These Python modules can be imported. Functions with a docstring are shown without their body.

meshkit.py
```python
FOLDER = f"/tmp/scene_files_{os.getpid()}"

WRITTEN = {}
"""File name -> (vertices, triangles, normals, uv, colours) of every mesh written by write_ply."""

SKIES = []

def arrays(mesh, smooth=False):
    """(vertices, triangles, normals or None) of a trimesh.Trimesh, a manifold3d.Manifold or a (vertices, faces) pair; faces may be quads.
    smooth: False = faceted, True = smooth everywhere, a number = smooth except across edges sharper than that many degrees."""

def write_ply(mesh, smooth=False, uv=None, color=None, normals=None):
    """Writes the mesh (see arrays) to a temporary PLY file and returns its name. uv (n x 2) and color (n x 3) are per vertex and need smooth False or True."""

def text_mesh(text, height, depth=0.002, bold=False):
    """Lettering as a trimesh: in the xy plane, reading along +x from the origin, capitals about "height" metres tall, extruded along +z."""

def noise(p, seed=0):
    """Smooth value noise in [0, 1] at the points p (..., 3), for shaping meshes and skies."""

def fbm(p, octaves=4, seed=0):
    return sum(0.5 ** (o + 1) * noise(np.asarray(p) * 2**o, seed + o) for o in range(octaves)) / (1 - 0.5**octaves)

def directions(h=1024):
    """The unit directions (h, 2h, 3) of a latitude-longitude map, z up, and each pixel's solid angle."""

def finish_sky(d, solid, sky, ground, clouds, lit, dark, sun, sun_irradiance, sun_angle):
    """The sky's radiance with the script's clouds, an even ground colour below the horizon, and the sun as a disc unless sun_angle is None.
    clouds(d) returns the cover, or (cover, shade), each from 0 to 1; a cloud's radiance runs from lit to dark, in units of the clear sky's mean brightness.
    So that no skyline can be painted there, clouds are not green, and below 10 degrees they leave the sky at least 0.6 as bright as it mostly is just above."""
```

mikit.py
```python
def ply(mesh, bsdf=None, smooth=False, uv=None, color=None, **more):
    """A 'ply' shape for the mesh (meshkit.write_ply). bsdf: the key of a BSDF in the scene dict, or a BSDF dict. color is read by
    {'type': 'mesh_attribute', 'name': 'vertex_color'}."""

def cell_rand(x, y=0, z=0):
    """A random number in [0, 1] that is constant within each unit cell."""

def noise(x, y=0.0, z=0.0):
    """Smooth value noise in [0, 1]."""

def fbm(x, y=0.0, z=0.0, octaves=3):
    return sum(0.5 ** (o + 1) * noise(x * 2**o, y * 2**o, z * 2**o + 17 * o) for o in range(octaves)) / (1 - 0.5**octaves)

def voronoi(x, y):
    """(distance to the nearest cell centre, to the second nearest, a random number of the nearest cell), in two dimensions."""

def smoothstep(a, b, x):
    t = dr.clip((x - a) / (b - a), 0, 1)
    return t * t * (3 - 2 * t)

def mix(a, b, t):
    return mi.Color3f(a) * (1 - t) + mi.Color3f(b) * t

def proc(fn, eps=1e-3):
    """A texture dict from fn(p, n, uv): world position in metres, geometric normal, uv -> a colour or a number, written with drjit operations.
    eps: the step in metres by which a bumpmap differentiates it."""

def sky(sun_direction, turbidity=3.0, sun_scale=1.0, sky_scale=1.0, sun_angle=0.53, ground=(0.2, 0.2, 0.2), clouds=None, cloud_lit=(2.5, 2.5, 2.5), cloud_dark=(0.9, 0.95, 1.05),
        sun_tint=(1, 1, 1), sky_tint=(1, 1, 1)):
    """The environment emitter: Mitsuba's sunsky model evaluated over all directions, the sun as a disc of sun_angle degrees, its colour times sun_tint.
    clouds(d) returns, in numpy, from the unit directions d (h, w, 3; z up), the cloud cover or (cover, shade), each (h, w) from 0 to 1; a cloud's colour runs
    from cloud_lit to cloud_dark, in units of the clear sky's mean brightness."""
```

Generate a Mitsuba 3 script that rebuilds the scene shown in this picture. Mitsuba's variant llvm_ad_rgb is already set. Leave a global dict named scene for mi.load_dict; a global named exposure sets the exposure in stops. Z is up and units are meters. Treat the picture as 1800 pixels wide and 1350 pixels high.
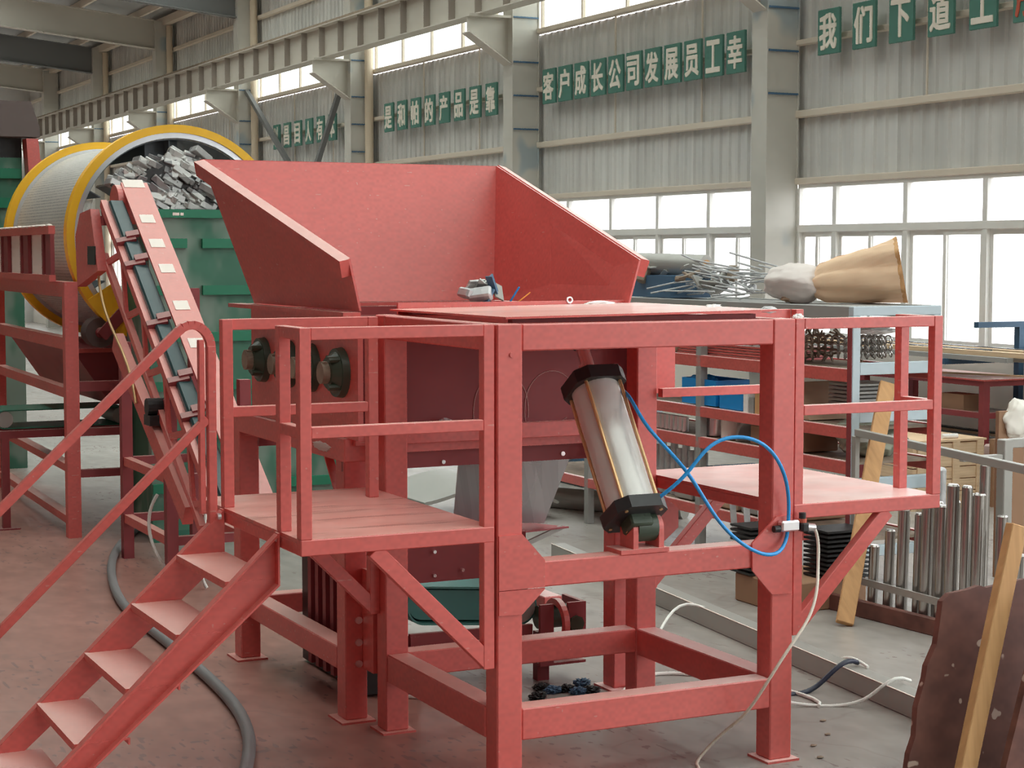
import math, random
import numpy as np, trimesh, mitsuba as mi, mikit, meshkit
import drjit as dr
from shapely.geometry import Polygon
from mikit import proc, noise, fbm, voronoi, cell_rand, smoothstep, mix

T = mi.ScalarTransform4f
scene, labels = {}, {}
random.seed(7)
RNG = np.random.default_rng(11)

# ---------------------------------------------------------------- camera, sky, exposure
EYE = (0.0, 0.0, 2.6)                       # x across the hall, y along the window wall, z up (metres)
YAW, PITCH = math.radians(25.9856), math.radians(4.1368)
FWD = (math.sin(YAW) * math.cos(PITCH), math.cos(YAW) * math.cos(PITCH), -math.sin(PITCH))
scene['camera'] = {'type': 'perspective', 'fov': math.degrees(2 * math.atan(900 / 3180.0)), 'fov_axis': 'x', 'near_clip': 0.05, 'far_clip': 500.0,
                   'to_world': T().look_at(origin=list(EYE), target=[EYE[i] + FWD[i] for i in range(3)], up=[0, 0, 1])}
exposure = 5.3
SKY = 1.0
scene['sky'] = mikit.sky([-0.3, -0.5, 0.8], turbidity=4.0, sun_scale=0.0, sky_scale=SKY, ground=(0.35, 0.34, 0.32),
                         clouds=lambda d: (np.ones(d.shape[:2]), 0.25 * meshkit.fbm(d * 3.0, 3, 5)),
                         cloud_lit=(1.0, 1.0, 1.0), cloud_dark=(0.8, 0.83, 0.88))

# ---------------------------------------------------------------- materials
def mat(key, fn_or_rgb, rough=0.5, metal=0.0, spec=0.5, bump=None, bump_scale=0.0, **more):
    col = {'type': 'rgb', 'value': list(fn_or_rgb)} if isinstance(fn_or_rgb, (tuple, list)) else proc(fn_or_rgb)
    b = {'type': 'principled', 'base_color': col, 'roughness': rough, 'metallic': metal, 'specular': spec, **more}
    if bump is not None:
        b = {'type': 'bumpmap', 'arbitrary': proc(bump), 'scale': bump_scale, 'bsdf': b}
    scene[key] = {'type': 'twosided', 'bsdf': b}
    return key

def red_paint(p, n, uv):
    a = fbm(p.x * 3, p.y * 3, p.z * 3, 3)
    g = noise(p.x * 55, p.y * 55, p.z * 55)
    c = mix((0.53, 0.080, 0.068), (0.61, 0.106, 0.092), a)
    c = c * (0.93 + 0.14 * g)
    s = smoothstep(0.90, 0.95, noise(p.x * 38 + 4, p.y * 38, p.z * 45))
    c = mix(c, (0.62, 0.36, 0.32), s * 0.35)
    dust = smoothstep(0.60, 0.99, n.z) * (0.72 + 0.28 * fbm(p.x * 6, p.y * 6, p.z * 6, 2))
    dc = mix((0.66, 0.39, 0.34), (0.80, 0.66, 0.63), smoothstep(3.9, 5.2, p.x))  # dust pales toward the window wall: window sheen painted into its colour
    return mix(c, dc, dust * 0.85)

def red_deck(p, n, uv):
    a = fbm(p.x * 2.2, p.y * 5.0, p.z * 3, 4)
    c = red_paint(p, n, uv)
    s = smoothstep(0.56, 0.72, fbm(p.x * 1.6 + 3, p.y * 13, 2.0, 3)) * smoothstep(4.2, 3.4, p.x)
    return mix(c * (0.90 + 0.22 * a), (0.30, 0.13, 0.11), s * 0.45)

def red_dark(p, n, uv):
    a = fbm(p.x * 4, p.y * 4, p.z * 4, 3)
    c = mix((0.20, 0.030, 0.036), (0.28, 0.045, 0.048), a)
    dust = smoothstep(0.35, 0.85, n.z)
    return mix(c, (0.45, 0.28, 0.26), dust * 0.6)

def floor_col(p, n, uv):
    a = fbm(p.x * 0.9, p.y * 0.9, 0.0, 4)
    b = fbm(p.x * 9, p.y * 5, 2.0, 3)
    grey = mix((0.24, 0.222, 0.205), (0.335, 0.312, 0.288), a)
    pink = mix((0.29, 0.145, 0.118), (0.40, 0.205, 0.17), a)
    edge = p.x + 0.9 * (fbm(p.x * 0.7, p.y * 0.7, 5.0, 3) - 0.5)
    c = mix(pink, grey, smoothstep(3.75, 4.55, edge))
    c = c * (0.86 + 0.28 * b)
    sp = smoothstep(0.80, 0.86, noise(p.x * 34, p.y * 15, 1.0)) * smoothstep(0.5, 0.62, fbm(p.x * 1.3, p.y * 1.3, 9.0, 2))
    c = mix(c, (0.16, 0.11, 0.11), sp * 0.55)
    cr = smoothstep(0.012, 0.0, dr.abs(fbm(p.x * 0.8 + 3, p.y * 0.8, 3.0, 4) - 0.5)) * smoothstep(0.45, 0.6, noise(p.x * 0.5, p.y * 0.5, 8.0))
    return mix(c, (0.18, 0.14, 0.13), cr * 0.2)

def clad_col(p, n, uv):
    a = fbm(p.y * 6.0, p.z * 0.35, 1.0, 3)
    s = cell_rand(dr.floor(p.y / 0.93), 3, 0)
    c = mix((0.50, 0.50, 0.485), (0.66, 0.655, 0.63), a) * (0.92 + 0.16 * s)
    return c

def steel_grey(p, n, uv):
    a = fbm(p.x * 2, p.y * 2, p.z * 2, 3)
    c = mix((0.45, 0.435, 0.395), (0.56, 0.54, 0.49), a)
    b = smoothstep(0.60, 0.72, fbm(p.x * 1.7 + 9, p.y * 1.7, p.z * 1.2, 3))
    return mix(c, (0.24, 0.34, 0.40), b * 0.6)

def plaster(p, n, uv):
    a = fbm(p.x * 1.5, p.y * 1.5, p.z * 1.5, 4)
    return mix((0.56, 0.52, 0.47), (0.68, 0.64, 0.58), a)

def galv(p, n, uv):
    d1, d2, r = voronoi(p.x * 24 + p.z * 11, p.y * 24 + p.z * 17)
    return mix((0.42, 0.43, 0.44), (0.60, 0.61, 0.62), r * 0.6 + 0.4 * fbm(p.x * 5, p.y * 5, p.z * 5, 2))

def perforated(p, n, uv):
    a = dr.atan2(p.z - 2.75, p.x - 4.6) * 26
    u, v = a, p.y * 22
    hx, hy = u - dr.floor(u) - 0.5, v + 0.5 * (dr.floor(u) - 2 * dr.floor(dr.floor(u) / 2)) - dr.floor(v + 0.5 * (dr.floor(u) - 2 * dr.floor(dr.floor(u) / 2))) - 0.5
    hole = smoothstep(0.34, 0.22, dr.sqrt(hx * hx + hy * hy))
    c = mix((0.56, 0.54, 0.50), (0.66, 0.63, 0.58), fbm(p.x * 3, p.y * 3, p.z * 3, 3))
    return mix(c, (0.22, 0.22, 0.23), hole * 0.75)

def wood(p, n, uv):
    g = fbm(p.x * 45 + p.y * 12, p.y * 14, p.z * 2.5, 3)
    return mix((0.42, 0.22, 0.09), (0.62, 0.36, 0.16), g)

def crate_wood(p, n, uv):
    g = fbm(p.x * 4, p.y * 4, p.z * 60, 3)
    return mix((0.52, 0.36, 0.22), (0.72, 0.55, 0.37), g)

def brown_plate(p, n, uv):
    a = fbm(p.x * 9, p.y * 9, p.z * 9, 4)
    c = mix((0.07, 0.026, 0.022), (0.19, 0.075, 0.055), a)
    chip = smoothstep(0.74, 0.79, fbm(p.x * 14 + 2, p.y * 14, p.z * 11, 3))
    return mix(c, (0.42, 0.31, 0.26), chip)

def green_panel(p, n, uv):
    a = fbm(p.x * 2, p.y * 2, p.z * 2.2, 4)
    c = mix((0.025, 0.10, 0.065), (0.05, 0.19, 0.12), a)
    d = smoothstep(0.44, 0.60, fbm(p.x * 2.6 + 7, p.y * 2.6, p.z * 1.2, 4))
    return mix(c, (0.26, 0.30, 0.26), d * 0.6)

def shaft_steel(p, n, uv):
    a = fbm(p.x * 30, p.y * 30, p.z * 3, 3)
    return mix((0.34, 0.32, 0.30), (0.55, 0.53, 0.51), a)

def rust(p, n, uv):
    a = fbm(p.x * 12, p.y * 12, p.z * 12, 4)
    return mix((0.16, 0.12, 0.09), (0.36, 0.28, 0.21), a)

def bag_cloth(p, n, uv):
    a = fbm(p.x * 5, p.y * 5, p.z * 5, 3)
    return mix((0.60, 0.40, 0.26), (0.78, 0.58, 0.40), a)

def alu_scrap(p, n, uv):
    r = cell_rand(dr.floor(p.x * 7), dr.floor(p.y * 7), dr.floor(p.z * 7))
    return mix((0.15, 0.15, 0.16), (0.64, 0.64, 0.62), r)

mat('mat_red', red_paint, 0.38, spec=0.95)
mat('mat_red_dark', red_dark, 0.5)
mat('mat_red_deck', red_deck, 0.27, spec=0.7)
mat('mat_floor', floor_col, 0.36, spec=0.5, bump=lambda p, n, uv: fbm(p.x * 20, p.y * 20, 0.0, 3), bump_scale=0.0015)
mat('mat_clad', clad_col, 0.55)
mat('mat_steel_grey', steel_grey, 0.55)
mat('mat_plaster', plaster, 0.8)
mat('mat_galv', galv, 0.38, metal=0.35)
mat('mat_perforated', perforated, 0.45, metal=0.2)
mat('mat_wood', wood, 0.65)
mat('mat_crate', crate_wood, 0.7)
mat('mat_brown_plate', brown_plate, 0.6)
mat('mat_green', green_panel, 0.5)
mat('mat_shaft', shaft_steel, 0.20, metal=0.92)
mat('mat_rust', rust, 0.7)
mat('mat_bag', bag_cloth, 0.8)
mat('mat_scrap', alu_scrap, 0.35, metal=0.4)
mat('mat_roof', (0.36, 0.37, 0.37), 0.6)
mat('mat_girder', (0.52, 0.49, 0.43), 0.55)
mat('mat_girder_shaded', (0.30, 0.26, 0.225), 0.6)  # girder colour darkened: shading painted into the stiffeners
mat('mat_dark_beam', (0.16, 0.165, 0.165), 0.6)
mat('mat_girt', (0.62, 0.55, 0.46), 0.6)
mat('mat_pipe_beige', (0.66, 0.55, 0.42), 0.5)
mat('mat_frame_white', (0.72, 0.71, 0.68), 0.45)
mat('mat_sign_green', (0.07, 0.20, 0.16), 0.5)
mat('mat_sign_letter', (0.78, 0.73, 0.64), 0.5)
mat('mat_sign_red', (0.50, 0.10, 0.06), 0.5)
mat('mat_yellow', (0.92, 0.50, 0.02), 0.4, spec=0.5)
mat('mat_silver', (0.72, 0.74, 0.78), 0.28, metal=0.7)
mat('mat_drum_inner', (0.16, 0.18, 0.20), 0.5, metal=0.2)
mat('mat_green_dark', (0.02, 0.13, 0.085), 0.4)
mat('mat_green_bright', (0.01, 0.17, 0.09), 0.45)
mat('mat_belt', (0.02, 0.05, 0.055), 0.3, spec=0.6)
mat('mat_belt_teal', (0.06, 0.22, 0.20), 0.45)
mat('mat_black', (0.016, 0.017, 0.018), 0.42)
mat('mat_bearing', (0.035, 0.055, 0.035), 0.38, spec=0.6)
mat('mat_cyl_alu', (0.60, 0.60, 0.57), 0.25, metal=0.12, spec=0.7)
mat('mat_brass', (0.72, 0.48, 0.24), 0.3, metal=0.6)
mat('mat_chrome', (0.80, 0.80, 0.82), 0.15, metal=0.9)
mat('mat_hose_blue', (0.02, 0.30, 0.72), 0.3)
mat('mat_hose_white', (0.66, 0.60, 0.52), 0.45)
mat('mat_hose_grey', (0.21, 0.205, 0.21), 0.5)
mat('mat_cable_black', (0.02, 0.025, 0.05), 0.4)
mat('mat_cable_white', (0.78, 0.80, 0.76), 0.4)
mat('mat_rack_blue', (0.46, 0.55, 0.60), 0.5)
mat('mat_rack_grey', (0.30, 0.30, 0.29), 0.55)
mat('mat_tube_steel', (0.36, 0.355, 0.33), 0.4, metal=0.3)
mat('mat_blue', (0.005, 0.24, 0.62), 0.45)
mat('mat_blue_dark', (0.025, 0.075, 0.14), 0.45)
mat('mat_steel_blue', (0.06, 0.13, 0.22), 0.5)
mat('mat_plastic_bag', (0.62, 0.56, 0.53), 0.45)
mat('mat_white_bag', (0.80, 0.77, 0.70), 0.6)
mat('mat_cardboard', (0.46, 0.32, 0.22), 0.8)
mat('mat_cardboard_pink', (0.62, 0.47, 0.44), 0.8)
mat('mat_olive_bag', (0.36, 0.39, 0.31), 0.7)
mat('mat_brown_box', (0.30, 0.17, 0.10), 0.7)
mat('mat_white_paper', (0.85, 0.84, 0.82), 0.6)
mat('mat_hood_brown', (0.13, 0.10, 0.095), 0.7)
mat('mat_worn_white', (0.80, 0.72, 0.66), 0.6)
mat('mat_chalk', (0.42, 0.26, 0.25), 0.8)
mat('mat_orange', (0.80, 0.32, 0.06), 0.5)
scene['mat_glass'] = {'type': 'thindielectric', 'int_ior': 1.5, 'specular_transmittance': {'type': 'rgb', 'value': [0.95, 0.97, 0.98]}}
scene['mat_frp'] = {'type': 'thindielectric', 'int_ior': 1.4, 'specular_transmittance': {'type': 'rgb', 'value': [0.80, 0.86, 0.80]}}

# ---------------------------------------------------------------- helpers
def numbered(key, taken):
    if key not in taken:
        return key
    k = 1
    while f'{key}_{k:03d}' in taken:
        k += 1
    return f'{key}_{k:03d}'

_tops, _parts = set(), set()

def thing(base, label, cat, group=None, kind=None):
    key = numbered(base, _tops)
    _tops.add(key)
    labels[key] = {'label': label}
    if cat: labels[key]['category'] = cat
    if group: labels[key]['group'] = group
    if kind: labels[key]['kind'] = kind
    return key

class M:
    """Collects pieces of one mesh."""
    def __init__(s):
        s.v, s.f, s.n = [], [], 0
    def add(s, v, f=None):
        if f is None:
            v, f = np.asarray(v.vertices), np.asarray(v.faces)
        v, f = np.asarray(v, float), np.asarray(f, int)
        if f.shape[1] == 4:
            f = np.vstack([f[:, [0, 1, 2]], f[:, [0, 2, 3]]])
        s.v.append(v); s.f.append(f + s.n); s.n += len(v)
        return s
    def shift(s, x, y, z):
        s.v = [v + np.array([x, y, z], float) for v in s.v]
        return s
    def mesh(s):
        return trimesh.Trimesh(np.vstack(s.v), np.vstack(s.f), process=False)
    def box(s, x0, x1, y0, y1, z0, z1, b=0.0):
        return s.obox(((x0 + x1) / 2, (y0 + y1) / 2, (z0 + z1) / 2), np.eye(3), ((x1 - x0) / 2, (y1 - y0) / 2, (z1 - z0) / 2), b)
    def obox(s, c, R, h, b=0.0):
        """Box with centre c, axes the rows of R, half sizes h, bevel b."""
        h = np.abs(np.array(h, float))
        if b <= 0:
            q = np.array([[x, y, z] for x in (-1, 1) for y in (-1, 1) for z in (-1, 1)], float) * h
            f = [[0, 1, 3], [0, 3, 2], [4, 6, 7], [4, 7, 5], [0, 4, 5], [0, 5, 1], [2, 3, 7], [2, 7, 6], [0, 2, 6], [0, 6, 4], [1, 5, 7], [1, 7, 3]]
            return s.add(q @ np.asarray(R) + np.asarray(c), f)
        b = min(b, 0.45 * h.min())
        q = []
        for k in range(3):
            d = np.full(3, b); d[k] = 0
            q += [np.array([x, y, z]) * (h - d) for x in (-1, 1) for y in (-1, 1) for z in (-1, 1)]
        m = trimesh.convex.convex_hull(np.array(q))
        return s.add(np.asarray(m.vertices) @ np.asarray(R) + np.asarray(c), m.faces)
    def beam(s, p, q, w, h, up=(0, 0, 1), b=0.0):
        """Bar from p to q; w across (horizontal when up is z), h along up."""
        p, q, up = np.array(p, float), np.array(q, float), np.array(up, float)
        a = q - p; L = np.linalg.norm(a); a /= L
        if abs(up @ a) > 0.999 * np.linalg.norm(up): up = np.array([0, 1.0, 0])
        c = np.cross(up, a); c /= np.linalg.norm(c); u = np.cross(a, c)
        return s.obox((p + q) / 2, np.array([a, c, u]), (L / 2, w / 2, h / 2), b)
    def cyl(s, p, q, r, r2=None, n=20, cap=True):
        p, q = np.array(p, float), np.array(q, float)
        a = q - p; a /= np.linalg.norm(a)
        c = np.cross(a, [0, 0, 1.0] if abs(a[2]) < 0.9 else [1.0, 0, 0]); c /= np.linalg.norm(c); d = np.cross(a, c)
        t = np.arange(n) * 2 * np.pi / n
        ring = np.cos(t)[:, None] * c + np.sin(t)[:, None] * d
        v = np.vstack([p + ring * r, q + ring * (r if r2 is None else r2), [p], [q]])
        i = np.arange(n); j = (i + 1) % n
        f = [np.stack([i, j, j + n], 1), np.stack([i, j + n, i + n], 1)]
        if cap:
            f += [np.stack([j, i, i * 0 + 2 * n], 1), np.stack([i + n, j + n, i * 0 + 2 * n + 1], 1)]
        return s.add(v, np.vstack(f))
    def ring(s, c, axis, r0, r1, w, n=64, a0=0.0, a1=360.0):
        """Annulus (rectangular section) about axis y or x through c: radii r0..r1, width w."""
        full = abs(a1 - a0) >= 360
        t = np.radians(np.linspace(a0, a1, n + 1))
        e = {'y': (np.array([1.0, 0, 0]), np.array([0, 0, 1.0]), np.array([0, 1.0, 0])), 'x': (np.array([0, 1.0, 0]), np.array([0, 0, 1.0]), np.array([1.0, 0, 0])), 'z': (np.array([1.0, 0, 0]), np.array([0, 1.0, 0]), np.array([0, 0, 1.0]))}[axis]
        u = np.cos(t)[:, None] * e[0] + np.sin(t)[:, None] * e[1]
        c = np.array(c, float)
        P = np.stack([c + u * r0 - e[2] * w / 2, c + u * r1 - e[2] * w / 2, c + u * r1 + e[2] * w / 2, c + u * r0 + e[2] * w / 2], 1)
        v = P.reshape(-1, 3); f = []
        for i in range(n):
            for k in range(4):
                f.append([i * 4 + k, (i + 1) * 4 + k, (i + 1) * 4 + (k + 1) % 4, i * 4 + (k + 1) % 4])
        if not full:
            f += [[0, 1, 2, 3], [n * 4 + 3, n * 4 + 2, n * 4 + 1, n * 4]]
        return s.add(v, f)
    def tube(s, pts, r, n=10, sub=6):
        """Round tube along a smooth curve through pts."""
        p = np.array(pts, float)
        if len(p) > 2 and sub > 1:
            from scipy.interpolate import CubicSpline
            k = np.r_[0, np.cumsum(np.linalg.norm(np.diff(p, axis=0), axis=1))]
            p = CubicSpline(k, p)(np.linspace(0, k[-1], sub * (len(p) - 1) + 1))
        t = np.gradient(p, axis=0); t /= np.linalg.norm(t, axis=1, keepdims=True)
        a = np.cross(t[0], [0, 0, 1.0] if abs(t[0][2]) < 0.9 else [1.0, 0, 0]); A = []
        for i in range(len(p)):
            a = a - t[i] * (a @ t[i]); a /= np.linalg.norm(a); A.append(a)
        A = np.array(A); B = np.cross(t, A); g = np.arange(n) * 2 * np.pi / n
        rr = np.broadcast_to(np.asarray(r, float), (len(p),))
        v = p[:, None] + rr[:, None, None] * (np.cos(g)[None, :, None] * A[:, None] + np.sin(g)[None, :, None] * B[:, None])
        f = [[i * n + k, i * n + (k + 1) % n, (i + 1) * n + (k + 1) % n, (i + 1) * n + k] for i in range(len(p) - 1) for k in range(n)]
        s.add(v.reshape(-1, 3), f)
        for e in (0, len(p) - 1):
            s.add(np.vstack([v[e], p[e]]), [[k, (k + 1) % n, n] for k in range(n)])
        return s
    def prism(s, poly, plane, d0, d1):
        """Polygon extruded: plane 'xz' (along y), 'yz' (along x), 'xy' (along z)."""
        pg = poly if isinstance(poly, Polygon) else Polygon(poly)
        m = trimesh.creation.extrude_polygon(pg, 1.0, engine='earcut')
        v = np.asarray(m.vertices); w = d0 + v[:, 2] * (d1 - d0)
        v = {'xz': np.stack([v[:, 0], w, v[:, 1]], 1), 'yz': np.stack([w, v[:, 0], v[:, 1]], 1), 'xy': np.stack([v[:, 0], v[:, 1], w], 1)}[plane]
        return s.add(v, m.faces)
    def slab(s, quad, t):
        """Plate from a planar quad (4 x 3), thickened by t along its normal."""
        q = np.array(quad, float)
        nrm = np.cross(q[1] - q[0], q[3] - q[0]); nrm /= np.linalg.norm(nrm)
        v = np.vstack([q, q + nrm * t])
        return s.add(v, [[3, 2, 1, 0], [4, 5, 6, 7], [0, 1, 5, 4], [1, 2, 6, 5], [2, 3, 7, 6], [3, 0, 4, 7]])
    def blob(s, c, r, seed=0, amp=0.15, freq=3.0, sub=3):
        m = trimesh.creation.icosphere(sub)
        v = np.asarray(m.vertices)
        k = 1 + amp * (meshkit.fbm(v * freq + seed * 7.3, 3, seed) - 0.5) * 2
        return s.add(v * k[:, None] * np.array(r) + np.array(c), m.faces)
    def rot(s, axis, deg, about):
        R = trimesh.transformations.rotation_matrix(math.radians(deg), axis, about)
        s.v = [v @ R[:3, :3].T + R[:3, 3] for v in s.v]
        return s

POST = [None]                                      # a transform applied to every part while a turned machine is being built
def put(key, m, bsdf, smooth=False):
    if isinstance(m, M): m = m.mesh()
    if POST[0] is not None:
        m = trimesh.Trimesh(trimesh.transform_points(m.vertices, POST[0]), m.faces, process=False)
    scene[key] = mikit.ply(m, bsdf, smooth=smooth)
    return key
def part(parent, name, m, bsdf, smooth=False, label=None, kind=None):
    key = numbered(f'{parent}__{name}', _parts); _parts.add(key)
    put(key, m, bsdf, smooth)
    if label or kind:
        labels[key] = {k: v for k, v in (('label', label), ('kind', kind)) if v}
    return key
def solo(base, m, bsdf, label, cat, group=None, kind=None, smooth=False):
    key = thing(base, label, cat, group, kind)
    put(key, m, bsdf, smooth)
    return key
def parts(parent, name, pieces, bsdf, smooth=False, label=None):
    for m in pieces: part(parent, name, m, bsdf, smooth, label)
NTH = ['first', 'second', 'third', 'fourth', 'fifth', 'sixth', 'seventh', 'eighth', 'ninth', 'tenth', 'eleventh', 'twelfth', 'thirteenth']
def struct(name, m, bsdf, label, smooth=False):
    _tops.add(name); labels[name] = {'label': label, 'kind': 'structure'}
    if m is not None: put(name, m, bsdf, smooth)
    return name
def B(*a, b=0.0): return M().box(*a, b=b)
def bar(p, q, w, h, up=(0, 0, 1), b=0.0): return M().beam(p, q, w, h, up, b)

GLYPHS = {
    '客': '0034023718413748295514470653085724673377177717660665046704870689428940964297519957899389958795679365826682774877477447727572806978636450644877439740993892278030790170006703330330002200200120280526,6715672533253315,4161485551555861,504045375637',
    '户': '00061021133215441581178352834796609964926883998298378637844430442623160412000900,3156845585713171',
    '成': '0007051708300980118252825297549963996694709877979287928298819871966966697044745180679263854275277919841586178732893399279712920388027902690966164702430237083913512060295645536923692361486149594833462039162416202216091000,7584658965827682,2129352836492349',
    '长': '004701592059219933983359415934673671537965877597779785948690707446599659964659466437722884209815991193038903760968145626454633463318562358215912540920001508151120152046',
    '公': '559256956499689781769957914788477462;09150918182631454368466955665662322267245739594269458622950686008201761129091306;005401581572299841954088327212470847',
    '司': '00999899991498079403820068006601630964158315838602860087;00780280758077787769756702670070;091209616760682123202112,2348233354335448',
    '发': '0015001808242136274534613463166313611163087213762096299532932776387642974499489955965376767665906592679574978783887986769476967496659363496348604858815886558546803669228116971299089300810358143703260021082111351548223736292411090708,47455236583164356945',
    '展': '0005000907231041119713999199929792719169776977639363945177507746964598439834923393309127802087159911990893008303651464116209300025082511291430173033213218151000,2482798180862487,673370287632,5050494564456450,5069496364636469,4217592152334232,2463376337692469,3750235023453745',
    '员': '00080011031225183523413143495649552776227651245123202219101911648964916291218919831999119907940091007906531550194111290511000600;1398859986691468,2781728072862787',
    '工': '0014021643164383078305860596079995989483578357169916990002000002',
    '幸': '0059017043704376127611791186128843884397459956985688888889868876567656709970995881587650774891489237563656309529972897199618561856014500430243180418032804294329433610360947244823532058,3658404861486657',
    '我': '0326003803402344235704570258036923692379057803840389289343984798529252975499649966976769857077806888689274967896957894758770966996588856925392518437752777218413861687308931913199259608910181007503690964174604420436113607310225001000071223132330,6957695171428056,3614451960305557365636475349554053373633,3682366954705387',
    '们': '3278457844003201;50713792379643994799568658969796999499119705940274007008711386138684588460765371;005313762097259932963291257225022300120112470644',
    '下': '0086019997999995998897855385547284559348934588398436724654565301430040024085',
    '道': '000703131522154903500151016127612722351735683770527054715373297422691868127703860390059212952779278330854385389238964599509758856785739777998695828597849875967368736772677088709067891739164913981599099602490133042410201109000600,4828762777304831,48417641774475454845,4856765577584859',
    '序': '0005083109861087478745965699638799869876217522484548355435573962266227738473897089657050734893489746994281207224722878366536650861025400370033083412521252362136171511010700,4661565665616462',
    '是': '000800101322204320440444034603569755964458435838913790255825581667159716991599119603560345043409251820110900,30343821451945443344;14988599869785591459,2585738474872688,2673267074717274',
    '和': '00230026124020561957045703682470248006790486049031944699499856909990980587058513671366045504543349284528383837002401243510150615,6726862685786777,3956504354405457,5488378338695469',
    '帕': '47024779628067987898809680937780988099789903970187018506610658004900,6019851985386038,6050855085686068;00791680169718992998298045794528412329222901270018001602156812681223092103210023,2968293433343368',
    '的': '0079028214821796199931962882448145685177589970966882988299569727951492058400620060035812791281158668867062705657635967558036813175277026545145534409140913010101,1421312131411441,1454315431701470',
    '产': '000600080618092810603161257410740876088510864686429653996286978697758374837077619960994823482121150511000700,4073466061606873',
    '品': '520252519852990397018701850285066606650163005400,6620851985386638;16961999829882591759,3071687168863086;005143524550440234013103310614061403110002000002,1420311931381438',
    '靠': '00193221312205230632313232330334034432443147144713690370027102800781138720982997319243924398549956975692899188825682568196809671957087698748674668449544963468346732933293219919981068106601540154465347454745024300320131100110,2558745774592560,428224814281',
    '以': '270828124520583667607197729985998591836675379614991098069001860278146824551137003400;30863088329140945476586858654859;001900220628069408951995219421352635394245434832131509110511',
    '昌': '00510253995299029700860082051705140002000002,1723171883188223,1740173583368240;1098889989561155,25847383748672882688,26722667726774687372',
    '目': '009999999800840081071807170215000001,1748814882601860,1775817482861886,1834182182228134',
    '人': '000802121621293635484065429854995697557957706252684082219812990992018901741059284949402824090900',
    '有': '004000441657267303740386338636974099499647869786998498744274386839668566876587118505820261005803561274137320352035012300234410340634,3532733274373538,3555355074507355',
    '本': '00230027063018433163316503650377427742974599539956965677967695656764695779449033992798239117871880247819561955014400420242192019182411180617,5632713256565655,26334232425641563544',
}

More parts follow.
